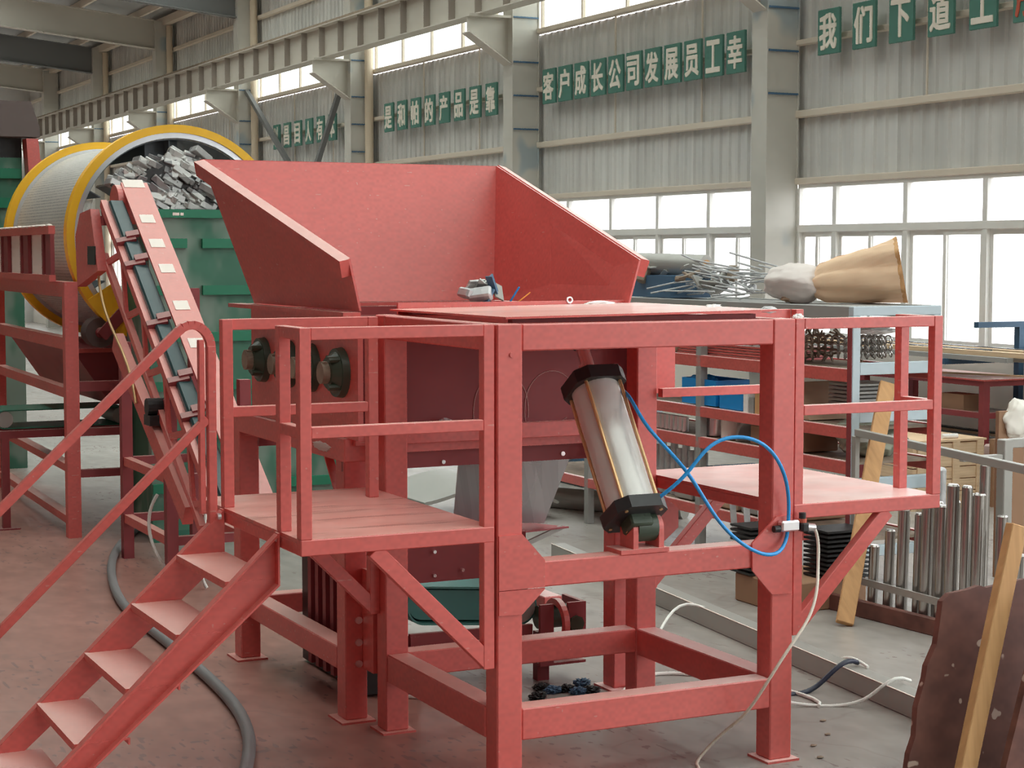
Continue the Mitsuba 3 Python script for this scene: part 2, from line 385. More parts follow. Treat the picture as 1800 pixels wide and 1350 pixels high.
# ---------------------------------------------------------------- the hall: floor, walls, windows, roof
Y_NEAR, Y_FAR, BAY, COL0 = -8.0, 69.6, 7.45, 19.62
COLS = [COL0 + BAY * k for k in range(-3, 7)]                 # near face of each wall column
struct('floor', B(-14, 14, Y_NEAR, Y_FAR, -0.12, 0), 'mat_floor', 'concrete floor, red with paint dust on the left and grey on the right')

def corrugated(y0, y1, z0, z1, x_face, depth=0.03, pitch=0.2325, sgn=1):
    pts, y = [], y0
    n = max(1, round((y1 - y0) / pitch)); p = (y1 - y0) / n
    for k in range(n):
        a = y0 + k * p
        pts += [(x_face, a), (x_face, a + 0.52 * p), (x_face - sgn * depth, a + 0.62 * p), (x_face - sgn * depth, a + 0.90 * p)]
    pts += [(x_face, y1), (x_face + sgn * 0.02, y1), (x_face + sgn * 0.02, y0)]
    return M().prism(pts, 'xy', z0, z1)

struct('wall_right', None, None, 'grey corrugated side wall of the hall with low plastered base and window bands')
part('wall_right', 'plinth', B(13.74, 13.98, Y_NEAR, Y_FAR, 0, 1.47), 'mat_plaster', label='pale plastered low wall under the windows')
yy = COL0 - 12.09
while yy < Y_FAR - 0.5:
    part('wall_right', 'cladding_sheet', corrugated(yy + 0.004, yy + 0.926, 3.52, 6.22, 13.80), 'mat_clad')
    part('wall_right', 'cladding_sheet', corrugated(yy + 0.004, yy + 0.926, 7.34, 9.12, 13.80), 'mat_clad')
    yy += 0.93
for z, h, nm in ((4.395, 0.09, 'girt'), (5.31, 0.07, 'girt'), (6.27, 0.08, 'girt'), (7.32, 0.08, 'girt'), (8.2, 0.09, 'girt'), (3.53, 0.08, 'girt')):
    part('wall_right', nm, B(13.66, 13.775, COL0 - 12.1, Y_FAR, z - h / 2, z + h / 2, b=0.008), 'mat_girt')
for k, yc in enumerate(COLS):
    for dy in (2.4, 4.9):
        part('wall_right', 'sag_rod', M().cyl((13.72, yc + dy, 4.40), (13.72, yc + dy, 6.25), 0.014, n=6), 'mat_girt')
struct('wall_left', B(-14, -13.8, Y_NEAR, Y_FAR, 0, 9.2), 'mat_clad', 'grey clad side wall on the far left of the hall')
struct('wall_far', B(-14, 14, Y_FAR, Y_FAR + 0.2, 0, 10.6), 'mat_clad', 'grey clad end wall of the hall')

struct('wall_near', B(-14, 14, Y_NEAR - 0.2, Y_NEAR, 0, 10.6), 'mat_clad', 'grey clad end wall behind the viewer, unseen, added to cut the light')  # unseen wall, added to close the open end and deepen light contrast

def window_band(n, y0, y1, panes_at):
    """One bay of side windows: fixed lights above the transom, sliding sashes below."""
    w = struct(f'window_{n}', None, None, f'white framed window band, {ORD0[n - 1]} from the right along the side wall')
    f = M()
    f.box(13.70, 13.79, y0, y1, 1.47, 1.53, b=0.004); f.box(13.70, 13.79, y0, y1, 3.44, 3.50, b=0.004)
    f.box(13.69, 13.80, y0, y1, 2.87, 2.965, b=0.006)
    part(w, 'frame', f, 'mat_frame_white')
    xs = [y0] + [y for y in panes_at if y0 + 0.2 < y < y1 - 0.2] + [y1]
    for y in xs:
        part(w, 'mullion', B(13.695, 13.795, max(y0, y - 0.04), min(y1, y + 0.04), 1.53, 3.44, b=0.004), 'mat_frame_white')
    for a, b in zip(xs[:-1], xs[1:]):
        part(w, 'pane', M().add([[13.75, a, 2.965], [13.75, b, 2.965], [13.75, b, 3.44], [13.75, a, 3.44]], [[0, 1, 2, 3]]), 'mat_glass')
        m = (a + b) / 2
        for s0, s1, xo in ((a + 0.04, m + 0.03, 13.735), (m - 0.03, b - 0.04, 13.765)):
            if s1 - s0 < 0.2: continue
            fr = M().box(xo - 0.014, xo + 0.014, s0, s0 + 0.05, 1.53, 2.87).box(xo - 0.014, xo + 0.014, s1 - 0.05, s1, 1.53, 2.87)
            fr.box(xo - 0.014, xo + 0.014, s0 + 0.05, s1 - 0.05, 1.53, 1.59).box(xo - 0.014, xo + 0.014, s0 + 0.05, s1 - 0.05, 2.81, 2.87)
            sash = part(w, 'sash', fr, 'mat_frame_white')
            pk = numbered(f'{sash}__pane', _parts); _parts.add(pk)
            put(pk, M().add([[xo, s0 + 0.05, 1.59], [xo, s1 - 0.05, 1.59], [xo, s1 - 0.05, 2.81], [xo, s0 + 0.05, 2.81]], [[0, 1, 2, 3]]), 'mat_glass')

ORD0 = ['first', 'second', 'third', 'fourth', 'fifth', 'sixth', 'seventh', 'eighth']
wn = 1
for k in range(1, 9):
    y0, y1 = COLS[k] + 0.36, COLS[k + 1]
    window_band(wn, y0, y1, [15.997 + 1.415 * j + (0.14 if k == 3 else 0) for j in range(-8, 40)])
    wn += 1
for k in range(1, 9):                                         # translucent upper lights
    y0, y1 = COLS[k] + 0.36, COLS[k + 1]
    w = struct(f'window_{wn}', None, None, f'translucent upper light strip, {ORD0[k - 1]} from the right under the crane beam')
    n = 5
    for j in range(n):
        a, b = y0 + (y1 - y0) * j / n, y0 + (y1 - y0) * (j + 1) / n
        part(w, 'pane', M().add([[13.78, a, 6.30], [13.78, b, 6.30], [13.78, b, 7.29], [13.78, a, 7.29]], [[0, 1, 2, 3]]), 'mat_frp')
        part(w, 'glazing_bar', B(13.74, 13.79, b - 0.025, b + 0.025, 6.30, 7.29), 'mat_girt')
    wn += 1

# roof
def roof_z(x): return 10.52 - 0.1 * abs(x)
struct('ceiling', None, None, 'dim metal roof on sloping grey rafters with purlins and translucent strips')
def roof_piece(name, x0, x1, y0, y1, bsdf, t=0.04):
    q = [(x0, roof_z(x0)), (x1, roof_z(x1)), (x1, roof_z(x1) + t), (x0, roof_z(x0) + t)]
    part('ceiling', name, M().prism(q, 'xz', y0, y1), bsdf)
SKYLIGHT = ((0.7, 2.7), (4.4, 6.4))  # unseen strips, kept to the right slope and widened to shape the light
for k in range(-4, 7):
    y0 = COL0 + 0.175 + BAY * k
    cuts = [0.0] + [c for s in SKYLIGHT for c in s] + [BAY]
    for i in range(len(cuts) - 1):
        a, b = y0 + cuts[i], min(y0 + cuts[i + 1], Y_FAR)
        if b <= a: continue
        if i % 2 == 0:
            roof_piece('roof_sheet', 0, 13.9, a, b, 'mat_roof'); roof_piece('roof_sheet', -13.9, 0, a, b, 'mat_roof')
        else:
            for x0, x1 in ((9.2 if k > 2 else 12.4, 13.9), (-13.9, 0.0)):
                roof_piece('roof_sheet', x0, x1, a, b, 'mat_roof')
            for x0, x1 in ((0, 9.2 if k > 2 else 12.4),):
                part('ceiling', 'skylight_panel', M().add([[x0, a, roof_z(x0) + 0.02], [x1, a, roof_z(x1) + 0.02], [x1, b, roof_z(x1) + 0.02], [x0, b, roof_z(x0) + 0.02]], [[0, 1, 2, 3]]), 'mat_frp')
for x in [-12.8 + 1.6 * j for j in range(17)]:
    part('ceiling', 'purlin', B(x - 0.04, x + 0.04, Y_NEAR, Y_FAR, roof_z(x) - 0.2, roof_z(x) - 0.012), 'mat_girt' if x > 9 else 'mat_girder')
part('ceiling', 'eave_strut', B(13.4, 13.6, Y_NEAR, Y_FAR, 8.86, 9.06), 'mat_girt')
ORD = ['nearest', 'second', 'third', 'fourth', 'fifth', 'sixth', 'seventh', 'eighth', 'ninth', 'tenth']
for k, yc in enumerate(COLS):
    y = yc + 0.175
    m = M()
    for sx in (1, -1):
        e = 13.2
        web = [(0, roof_z(0) - 0.98), (e, roof_z(e) - 1.02), (e, roof_z(e) - 0.22), (0, roof_z(0) - 0.22)]
        m.prism([(sx * a, b) for a, b in web], 'xz', y - 0.008, y + 0.008)
        for dz, t in ((-1.0, 0.02), (-0.22, 0.02)):
            m.beam((0, y, roof_z(0) + dz), (sx * e, y, roof_z(e) + dz), 0.26, t)
    part('ceiling', 'rafter', m, 'mat_dark_beam' if k % 2 == 0 else 'mat_girder')  # every other rafter darkened: shading painted as a second colour

# steel columns with corbels
for k, yc in enumerate(COLS):
    y1 = yc + 0.35; ym = yc + 0.175
    vis = k - 3
    lab = (f'tall grey steel column on the window wall, {ORD[vis]} column from the right edge' if 0 <= vis else f'grey steel wall column, {NTH[2 - k]} one nearer than the right picture edge')
    c = thing('steel_column', lab, 'column')
    part(c, 'front_flange', B(13.2, 13.222, yc, y1, 0, 8.95, b=0.003), 'mat_steel_grey')
    part(c, 'rear_flange', B(13.68, 13.70, yc, y1, 0, 8.95, b=0.003), 'mat_steel_grey')
    part(c, 'web', B(13.222, 13.68, yc + 0.02, yc + 0.034, 0, 8.95), 'mat_steel_grey')
    for z in (4.65, 5.2, 5.75, 6.48):
        part(c, 'stiffener_plate', B(13.222, 13.68, yc - 0.012, yc + 0.02, z - 0.012, z + 0.012), 'mat_steel_blue')
    co = M().prism([(13.2, 5.72), (13.2, 6.46), (12.46, 6.46), (12.46, 6.22)], 'xz', ym - 0.01, ym + 0.01)
    co.box(12.44, 13.2, yc + 0.02, y1 - 0.02, 6.46, 6.50)
    co.beam((12.44, ym, 6.21), (13.21, ym, 5.71), 0.30, 0.02)
    part(c, 'corbel', co, 'mat_girder')
for k in (5, 6, 7, 8):
    y = COLS[k] - 0.10
    solo('drain_pipe', M().cyl((13.56, y, 0), (13.56, y, 8.83), 0.085, n=16), 'mat_pipe_beige', f'beige round downpipe beside the {ORD[k - 3]} column from the right', 'pipe', smooth=40)
br = thing('cross_brace', 'pair of dark diagonal brace bars crossing the bay behind the red hopper', 'brace')
part(br, 'brace_bar', bar((13.27, 35.1, 6.15), (13.27, 41.05, 0.08), 0.10, 0.10), 'mat_dark_beam')
part(br, 'brace_bar', bar((13.40, 41.95, 6.45), (13.40, 35.02, 2.25), 0.10, 0.10), 'mat_dark_beam')

# crane runway beam
g = thing('crane_beam', 'long grey crane runway beam with many stiffeners along the window wall', 'beam')
part(g, 'web', B(12.72, 12.74, Y_NEAR, Y_FAR, 6.52, 7.12), 'mat_girder')
part(g, 'bottom_flange', B(12.58, 12.88, Y_NEAR, Y_FAR, 6.50, 6.52), 'mat_girder')
part(g, 'top_flange', B(12.56, 12.90, Y_NEAR, Y_FAR, 7.12, 7.14), 'mat_girder')
part(g, 'crane_rail', B(12.70, 12.76, Y_NEAR, Y_FAR, 7.14, 7.24, b=0.01), 'mat_rust')
y = COL0 + 0.17 - 2 * BAY
while y < Y_FAR:
    part(g, 'stiffener', B(12.60, 12.72, y - 0.008, y + 0.008, 6.52, 7.12), 'mat_girder_shaded'); y += BAY / 7

# character boards
def glyph(ch):
    from shapely.geometry import MultiPolygon
    out = []
    for gtxt in GLYPHS[ch].split(';'):
        rings = [[(int(r[i:i + 2]), int(r[i + 2:i + 4])) for i in range(0, len(r), 4)] for r in gtxt.split(',')]
        pg = Polygon(rings[0], rings[1:]).buffer(0)
        out += [q for q in getattr(pg, 'geoms', [pg]) if q.area > 5]
    return out
def sign_board(ch, yc, zc, label, w=0.45, h=0.56, x=13.52, colour='mat_sign_letter'):
    t = thing('sign_board', label, 'sign', 'green boards with one pale character each')
    part(t, 'panel', B(x, x + 0.04, yc - w / 2, yc + w / 2, zc - h / 2, zc + h / 2, b=0.006), 'mat_sign_green')
    m = M(); gw, gh = w * 0.80, h * 0.80
    for pg in glyph(ch):
        e = trimesh.creation.extrude_polygon(pg, 1.0, engine='earcut'); v = np.asarray(e.vertices)
        # seen from inside the hall the text runs towards smaller y
        m.add(np.stack([x - 0.012 + 0.014 * v[:, 2], yc + gw / 2 - v[:, 0] / 99 * gw, zc - gh / 2 + v[:, 1] / 99 * gh], 1), e.faces[:, ::-1])
    part(t, 'character', m, colour)
    part(t, 'hanger', M().box(x + 0.04, 13.67, yc - 0.03, yc + 0.03, 5.29, 5.33), 'mat_girt')
rows = [('客户成长公司发展员工幸', 26.38, 0.552, 5.305, 'in the middle row'),
        ('我们下道工序', 18.75, 0.715, 5.355, 'in the top right row'),
        ('是和帕的产品是靠', 33.28, 0.672, 5.26, 'in the row above the hopper'),
        ('以昌目人有本', 40.14, 0.735, 5.27, 'in the far row by the brace')]
def sign_rows():
    for text, y0, step, z, where in rows:
        for i, ch in enumerate(text):
            sign_board(ch, y0 - i * step, z, f'green board with pale character {ch}, {NTH[i]} from left {where}', colour='mat_sign_red' if ch == '序' else 'mat_sign_letter')
sign_rows()

# ---------------------------------------------------------------- feeding frame in front (tube posts 3.62..5.30, y 7.595..9.095)
BV = 0.006
fr = thing('support_frame', 'large red square-tube frame carrying the pneumatic cylinder in the foreground', 'frame')
XL, XLr, XR = (3.625, 3.757), (3.612, 3.744), (5.168, 5.300)
YF0, YF1, YB0, YB1 = 7.595, 7.725, 8.965, 9.095
for (x0, x1), (y0, y1) in ((XL, (YF0, YF1)), (XR, (YF0, YF1)), (XLr, (YB0, YB1)), (XR, (YB0, YB1))):
    p = part(fr, 'post', B(x0, x1, y0, y1, 0.012, 2.27, b=BV), 'mat_red')
    pk = numbered(f'{p}__foot_plate', _parts); _parts.add(pk)
    put(pk, B(x0 - 0.03, x1 + 0.03, y0 - 0.03, y1 + 0.03, 0, 0.012), 'mat_red')
part(fr, 'top_beam', B(3.757, 5.168, YF0 + 0.002, YF1, 2.142, 2.268, b=BV), 'mat_red')
part(fr, 'top_beam', B(3.744, 5.168, YB0, YB1, 2.142, 2.268, b=BV), 'mat_red')
part(fr, 'top_beam', B(3.618, 3.748, YF1, YB0, 2.142, 2.268, b=BV), 'mat_red')
part(fr, 'top_beam', B(5.17, 5.298, YF1, YB0, 2.142, 2.268, b=BV), 'mat_red')
part(fr, 'cylinder_beam', B(3.757, 5.168, YF0 + 0.003, YF1, 1.014, 1.137, b=BV), 'mat_red')
for a in (B(3.757, 5.168, YF0 + 0.003, YF1, 0.283, 0.436, b=BV), B(3.744, 5.168, YB0, YB1, 0.30, 0.436, b=BV), B(3.62, 3.746, YF1, YB0, 0.283, 0.436, b=BV), B(5.17, 5.298, YF1, YB0, 0.283, 0.436, b=BV)):
    part(fr, 'base_beam', a, 'mat_red')
part(fr, 'gusset_plate', M().prism([(3.629, 1.016), (3.871, 1.016), (3.871, 1.146), (3.752, 1.277), (3.629, 1.275)], 'xz', YF0 - 0.012, YF0 - 0.0005), 'mat_red')
part(fr, 'gusset_plate', M().prism([(3.629, 0.897), (3.752, 0.895), (3.871, 1.007), (3.871, 1.012), (3.629, 1.012)], 'xz', YF0 - 0.012, YF0 - 0.0005), 'mat_red')
part(fr, 'gusset_plate', M().prism([(5.285, 0.868), (5.165, 0.872), (5.046, 1.003), (5.042, 1.143), (5.188, 1.269), (5.285, 1.272)], 'xz', YF0 - 0.012, YF0 - 0.0005), 'mat_red')
part(fr, 'rear_gusset', M().prism([(5.30, 0.9), (5.44, 1.01), (5.44, 1.12), (5.30, 1.24)], 'xz', YB0 - 0.012, YB0), 'mat_red')
cv = M().box(4.29, 4.56, YF0 - 0.004, YF1 + 0.03, 1.137, 1.158)
part(fr, 'clevis_base', cv, 'mat_red')
for x in (4.378, 4.522):
    q = [(7.60, 1.158), (7.735, 1.158), (7.735, 1.25)] + [(7.6675 + 0.0675 * math.cos(t), 1.25 + 0.0675 * math.sin(t)) for t in np.linspace(0, math.pi, 14)][1:]
    part(fr, 'clevis_lug', M().prism(q, 'yz', x - 0.014, x + 0.014), 'mat_red')
part(fr, 'pivot_pin', M().cyl((4.355, 7.6675, 1.255), (4.545, 7.6675, 1.255), 0.026, n=16), 'mat_brass', smooth=40)
part(fr, 'weld_bolt', M().cyl((3.70, 7.588, 2.125), (3.70, 7.60, 2.125), 0.012, n=10), 'mat_red')

cvr = thing('cover_sheet', 'dusty pale red steel sheet lying flat on top of the foreground frame', 'sheet')
put(cvr + '__plate', M().add(np.array([[3.70, 7.655, 2.290], [5.235, 7.655, 2.306], [5.235, 9.10, 2.306], [3.70, 9.10, 2.288], [3.70, 7.655, 2.300], [5.235, 7.655, 2.316], [5.235, 9.10, 2.316], [3.70, 9.10, 2.298]]),
    [[3, 2, 1, 0], [4, 5, 6, 7], [0, 1, 5, 4], [1, 2, 6, 5], [2, 3, 7, 6], [3, 0, 4, 7]]), 'mat_red_deck')
part(cvr, 'support_strip', M().box(3.78, 5.16, 7.75, 7.80, 2.268, 2.292).box(3.78, 5.16, 8.98, 9.03, 2.268, 2.292), 'mat_red_dark')

# pneumatic cylinder: pivot at the clevis, leaning back to the shredder
cy = thing('pneumatic_cylinder', 'large silver pneumatic cylinder with black end caps leaning back inside the red frame', 'cylinder')
c0, c1 = np.array([4.412, 7.668, 1.30]), np.array([4.412, 8.105, 1.935])
ax = (c1 - c0) / np.linalg.norm(c1 - c0)
ux = np.array([1.0, 0, 0]); uz = np.cross(ux, ax)
def along(t, a=0.0, b=0.0): return c0 + ax * t + ux * a + uz * b
L = np.linalg.norm(c1 - c0)
RO = 0.097
part(cy, 'barrel', M().cyl(along(0.055), along(L - 0.035), 0.123, n=48), 'mat_cyl_alu', smooth=40)
def cap(t0, t1, h=0.142, c=0.055):
    P8 = [(h, h - c), (h - c, h), (-h + c, h), (-h, h - c), (-h, -h + c), (-h + c, -h), (h - c, -h), (h, -h + c)]
    v = np.array([along(t, a, b) for t in (t0, t1) for a, b in P8])
    f = [[i, (i + 1) % 8, 8 + (i + 1) % 8, 8 + i] for i in range(8)]
    m = M().add(v, f)
    for o in (0, 8): m.add(v[o:o + 8], [[0, i, i + 1] for i in range(1, 7)])
    return m
part(cy, 'end_cap', cap(-0.005, 0.06), 'mat_black')
part(cy, 'end_cap', cap(L - 0.04, L + 0.03), 'mat_black')
part(cy, 'rear_clevis', M().cyl((4.394, 7.668, 1.258), (4.506, 7.668, 1.258), 0.075, n=24).obox(along(-0.02), np.array([ux, ax, uz]), (0.062, 0.045, 0.06), 0.01), 'mat_bearing', smooth=40)
for a in (-1, 1):
    for b in (-1, 1):
        part(cy, 'tie_rod', M().cyl(along(-0.01, a * RO, b * RO), along(L + 0.045, a * RO, b * RO), 0.009, n=10), 'mat_brass', smooth=40)
        part(cy, 'tie_nut', M().cyl(along(L + 0.03, a * RO, b * RO), along(L + 0.05, a * RO, b * RO), 0.017, n=6), 'mat_chrome')
part(cy, 'piston_rod', M().cyl(along(L + 0.02), along(L + 0.24), 0.035, n=20), 'mat_chrome', smooth=40)
part(cy, 'rod_eye', M().obox(along(L + 0.26), np.array([ux, ax, uz]), (0.045, 0.05, 0.03), 0.01), 'mat_black')
part(cy, 'hose_fitting', M().cyl(along(L, 0.02, -0.13), along(L, 0.045, -0.185), 0.014, n=10), 'mat_brass')
part(cy, 'hose_fitting', M().cyl(along(0.03, 0.05, -0.13), along(0.03, 0.05, -0.175), 0.014, n=10), 'mat_brass')

solo('air_hose', M().tube([along(L, 0.045, -0.185), (4.53, 8.0, 1.90), (4.50, 7.72, 1.755), (4.645, 7.57, 1.528), (4.811, 7.52, 1.271), (4.979, 7.50, 1.131), (5.10, 7.51, 1.092), (5.19, 7.54, 1.11), (5.233, 7.56, 1.163), (5.236, 7.556, 1.20)], 0.0095, n=10), 'mat_hose_blue',
     'blue air hose from the upper cylinder cap dipping below the valve', 'hose', smooth=True)
solo('air_hose', M().tube([along(0.03, 0.05, -0.175), (4.53, 7.56, 1.44), (4.612, 7.52, 1.525), (4.757, 7.50, 1.668), (4.906, 7.49, 1.695), (5.057, 7.49, 1.64), (5.175, 7.51, 1.503), (5.232, 7.545, 1.36), (5.24, 7.556, 1.25)], 0.0095, n=10), 'mat_hose_blue',
     'blue air hose from the lower cylinder cap arching above the valve', 'hose', smooth=True)
vl = thing('air_valve', 'small black and silver hand air valve bolted on the right frame post', 'valve')
part(vl, 'body', B(5.19, 5.30, 7.535, 7.583, 1.195, 1.25, b=0.008), 'mat_chrome')
part(vl, 'side_block', B(5.305, 5.345, 7.52, 7.585, 1.19, 1.235, b=0.006).cyl((5.155, 7.56, 1.21), (5.19, 7.56, 1.21), 0.018, n=12), 'mat_black')
part(vl, 'knob', M().cyl((5.325, 7.555, 1.255), (5.325, 7.555, 1.285), 0.018, n=12), 'mat_black')
part(vl, 'red_ring', M().cyl((5.325, 7.555, 1.235), (5.325, 7.555, 1.255), 0.022, n=12), 'mat_sign_red')
part(vl, 'outlet', M().cyl((5.345, 7.55, 1.212), (5.395, 7.55, 1.205), 0.019, n=14), 'mat_chrome')
solo('white_air_hose', M().tube([(5.395, 7.55, 1.205), (5.412, 7.54, 1.13), (5.40, 7.52, 1.04), (5.335, 7.44, 0.90), (5.272, 7.40, 0.80), (5.13, 7.36, 0.66), (5.02, 7.40, 0.48), (4.98, 7.55, 0.28), (4.93, 7.75, 0.10), (4.86, 7.78, 0.012), (4.78, 7.66, 0.010), (4.66, 7.45, 0.010), (4.5, 7.2, 0.010)], 0.0085, n=8), 'mat_hose_white',
     'thin cream air hose hanging from the valve down to the floor', 'hose', smooth=True)

# ---------------------------------------------------------------- work platforms
def platform(key_label, cat, x_in, x_out, sgn):
    """sgn -1: left of the frame, +1: right. Deck, railings, diagonal struts; an opening for stairs in the outer side."""
    t = thing('work_platform', key_label, cat, 'platforms on both sides of the frame' if False else None)
    a, b = min(x_in, x_out), max(x_in, x_out)
    part(t, 'deck', B(a, b, 7.60, 9.19, 1.305, 1.322), 'mat_red_deck')
    part(t, 'edge_beam', B(a, b, 7.595, 7.655, 1.248, 1.321, b=0.004), 'mat_red')
    part(t, 'edge_beam', B(a, b, 9.13, 9.19, 1.245, 1.305), 'mat_red')
    part(t, 'edge_beam', B(min(x_out, x_out - sgn * 0.06), max(x_out, x_out - sgn * 0.06), 7.655, 9.13, 1.248, 1.305, b=0.004), 'mat_red')
    part(t, 'edge_beam', B(min(x_in, x_in + sgn * 0.05), max(x_in, x_in + sgn * 0.05), 7.655, 9.13, 1.248, 1.305, b=0.004), 'mat_red')
    w = 0.055
    def post(x, y, z0=1.322, z1=2.27):
        part(t, 'railing_post', B(x, x + w, y, y + w, z0, z1, b=0.003), 'mat_red')
    xo = x_out if sgn < 0 else x_out - w
    xi = x_in - w if sgn < 0 else x_in
    post(xo, 7.595); post(xo, 7.875); post(xo, 8.75 if sgn < 0 else 8.86); 
    part(t, 'railing_post', B(xi, xi + w, 7.598, 7.598 + w, 0.645, 2.27, b=0.003), 'mat_red')
    bx = 3.452 if sgn < 0 else 5.40
    if sgn < 0: post(bx, 8.79)
    x0, x1 = min(xo + w, xi), max(xo + w, xi)
    x0, x1 = (xo + w, xi) if sgn < 0 else (xi + w, xo)
    for z0, z1 in ((2.215, 2.27), (1.775, 1.826)):
        part(t, 'railing_bar', B(x0, x1, 7.597, 7.597 + w - 0.004, z0, z1, b=0.003), 'mat_red')
        part(t, 'railing_bar', B(xo + 0.002, xo + w - 0.002, 7.65, 7.875, z0, z1, b=0.003), 'mat_red')
        b0, b1 = (xo + w, bx) if sgn < 0 else (5.302, xo)
        yr = 8.792 if sgn < 0 else 8.912
        part(t, 'railing_bar', B(b0, b1, yr, yr + 0.049, z0, z1, b=0.003), 'mat_red')
    for y in (7.598, 9.05):
        xa = (xi + 0.03, xi + 0.03 - 0.0)
        p0 = np.array([xi + w / 2, y + 0.03, 0.68]); p1 = np.array([x_in + sgn * 0.60, y + 0.03, 1.25])
        part(t, 'diagonal_strut', M().beam(p0, p1, 0.055, 0.075, b=0.003), 'mat_red')
        if y > 8:
            part(t, 'hanger_post', B(xi, xi + w, y, y + w, 0.645, 1.25, b=0.003), 'mat_red')
    return t
platform('red work platform with railings at the head of the staircase, left of the frame', 'platform', 3.612, 2.655, -1)
platform('red work platform with railings right of the frame, next to the grey rack', 'platform', 5.303, 6.238, 1)

# ---------------------------------------------------------------- staircase
st = thing('staircase', 'red open steel staircase with one handrail leading up to the left platform', 'staircase')
def stringer(y_out, sgn):
    # channel: web with flanges towards sgn; top edge (2.655, 1.318) falling 0.958 per metre
    s = 0.958
    x1, z1 = 2.648, 1.318; x0 = 1.18; z0 = z1 - s * (x1 - x0)
    zl0 = -0.0 if z0 < 0.25 else z0 - 0.25
    web = [(x1, z1), (x1, z1 - 0.245), (x0 + 0.22, max(0.0, z1 - 0.245 - s * (x1 - x0 - 0.22))), (x0 + 0.18, 0.0), (x0 - 0.02, 0.0), (x0, z0)]
    m = M().prism(web, 'xz', min(y_out, y_out - sgn * 0.008), max(y_out, y_out - sgn * 0.008))
    yc = y_out + sgn * 0.024
    m.beam((x0, yc, z0 - 0.004), (x1, yc, z1 - 0.004), 0.052, 0.009)
    m.beam((x0 + 0.22, yc, max(0.005, z0 - 0.245 + s * 0.22)), (x1 - 0.004, yc, z1 - 0.241), 0.052, 0.009)
    m.box(x1 - 0.009, x1, min(y_out, y_out + sgn * 0.05), max(y_out, y_out + sgn * 0.05), z1 - 0.245, z1)
    return m
part(st, 'stringer', stringer(7.915, -1), 'mat_red')
part(st, 'stringer', stringer(8.735, 1), 'mat_red')
for k in range(6):
    xn, z = 2.402 - 0.2325 * k, 1.104 - 0.2235 * k
    if z < 0.0: break
    td = M().box(xn, xn + 0.25, 7.915, 8.735, z - 0.008, z).box(xn, xn + 0.008, 7.915, 8.735, z - 0.035, z - 0.008).box(xn + 0.242, xn + 0.25, 7.915, 8.735, z - 0.03, z - 0.008)
    part(st, 'tread', td, 'mat_red')
hr = M()
hw = 0.045
yh = 8.742
s = 0.952
def curve_bar(pts, w, h):
    m = M()
    for a, b in zip(pts[:-1], pts[1:]): m.beam((a[0], yh + 0.02, a[1]), (b[0], yh + 0.02, b[1]), w, h)
    return m
xt, zt = 2.50, 2.21
arc = [(2.50 + 0.098 * math.sin(t) - 0.03 * 0, 2.13 + 0.115 * math.cos(t)) for t in np.linspace(-0.76, math.pi / 2, 9)]
pts = [(1.25, arc[0][1] - s * (arc[0][0] - 1.25))] + arc + [(arc[-1][0], 2.0)]
part(st, 'handrail', curve_bar(pts, 0.042, 0.042), 'mat_red')
part(st, 'handrail_post', B(2.575, 2.618, 8.738, 8.785, 1.06, 2.14, b=0.004), 'mat_red')
part(st, 'handrail_post', B(2.532, 2.560, 8.742, 8.78, 1.30, 2.17, b=0.003), 'mat_red')
part(st, 'mid_rail', bar((1.25, yh + 0.02, 1.775 - s * (2.575 - 1.25)), (2.575, yh + 0.02, 1.775), 0.042, 0.042, b=0.003), 'mat_red')
part(st, 'handrail_post', B(1.24, 1.285, 8.738, 8.785, 0.0, 1.06, b=0.004), 'mat_red')
part(st, 'joint_bolt', M().cyl((2.64, 7.905, 1.29), (2.64, 7.885, 1.29), 0.014, n=8).cyl((2.628, 8.72, 1.285), (2.61, 8.72, 1.285), 0.016, n=8), 'mat_chrome')

# ---------------------------------------------------------------- shredder with hopper
sh = thing('shredder', 'red twin-shaft shredder with a wide flared hopper behind the frame', 'shredder')
bl, br_, fl, frr = (3.505, 10.85), (5.165, 10.85), (3.505, 9.05), (5.165, 9.05)
ZB = 2.29
P_bl, P_br, P_fl, P_fr = (3.505, 10.85, ZB), (5.165, 10.85, ZB), (3.505, 9.05, ZB), (5.160, 9.05, ZB)
T_bl, T_br, T_fl, T_fr = (3.265, 11.15, 3.185), (5.327, 11.15, 3.189), (3.442, 9.05, 2.57), (5.237, 9.05, 2.561)
t = 0.012
part(sh, 'hopper_back', M().slab([P_bl, P_br, T_br, T_bl], -t), 'mat_red')
part(sh, 'hopper_side', M().slab([P_fl, P_bl, T_bl, T_fl], t), 'mat_red')
part(sh, 'hopper_side', M().slab([P_br, P_fr, T_fr, T_br], t), 'mat_red')
def rim(a, b, out):
    a, b = np.array(a), np.array(b); d = (b - a) / np.linalg.norm(b - a)
    dn = np.array([out * -0.22, 0.0, -1.0]); dn -= d * (dn @ d); dn /= np.linalg.norm(dn)
    o = np.cross(d, dn); o *= np.sign(o[0]) * out
    m = M()
    # angle section: top leg outward, outer leg downward
    m.slab([a, b, b + o * 0.055, a + o * 0.055], 0.008)
    a2, b2 = a + o * 0.05, b + o * 0.05
    m.slab([a2, b2, b2 + dn * 0.095, a2 + dn * 0.095], 0.008)
    m.slab([b, b + o * 0.055, b2 + dn * 0.095, b + dn * 0.095], 0.008)
    m.slab([a, a + o * 0.055, a2 + dn * 0.095, a + dn * 0.095], 0.008)
    return m
part(sh, 'hopper_rim', rim(T_bl, T_fl, -1), 'mat_red')
part(sh, 'hopper_rim', rim(T_br, T_fr, 1), 'mat_red')
part(sh, 'hopper_rim', B(3.265, 5.327, 11.15, 11.20, 3.11, 3.19), 'mat_red')
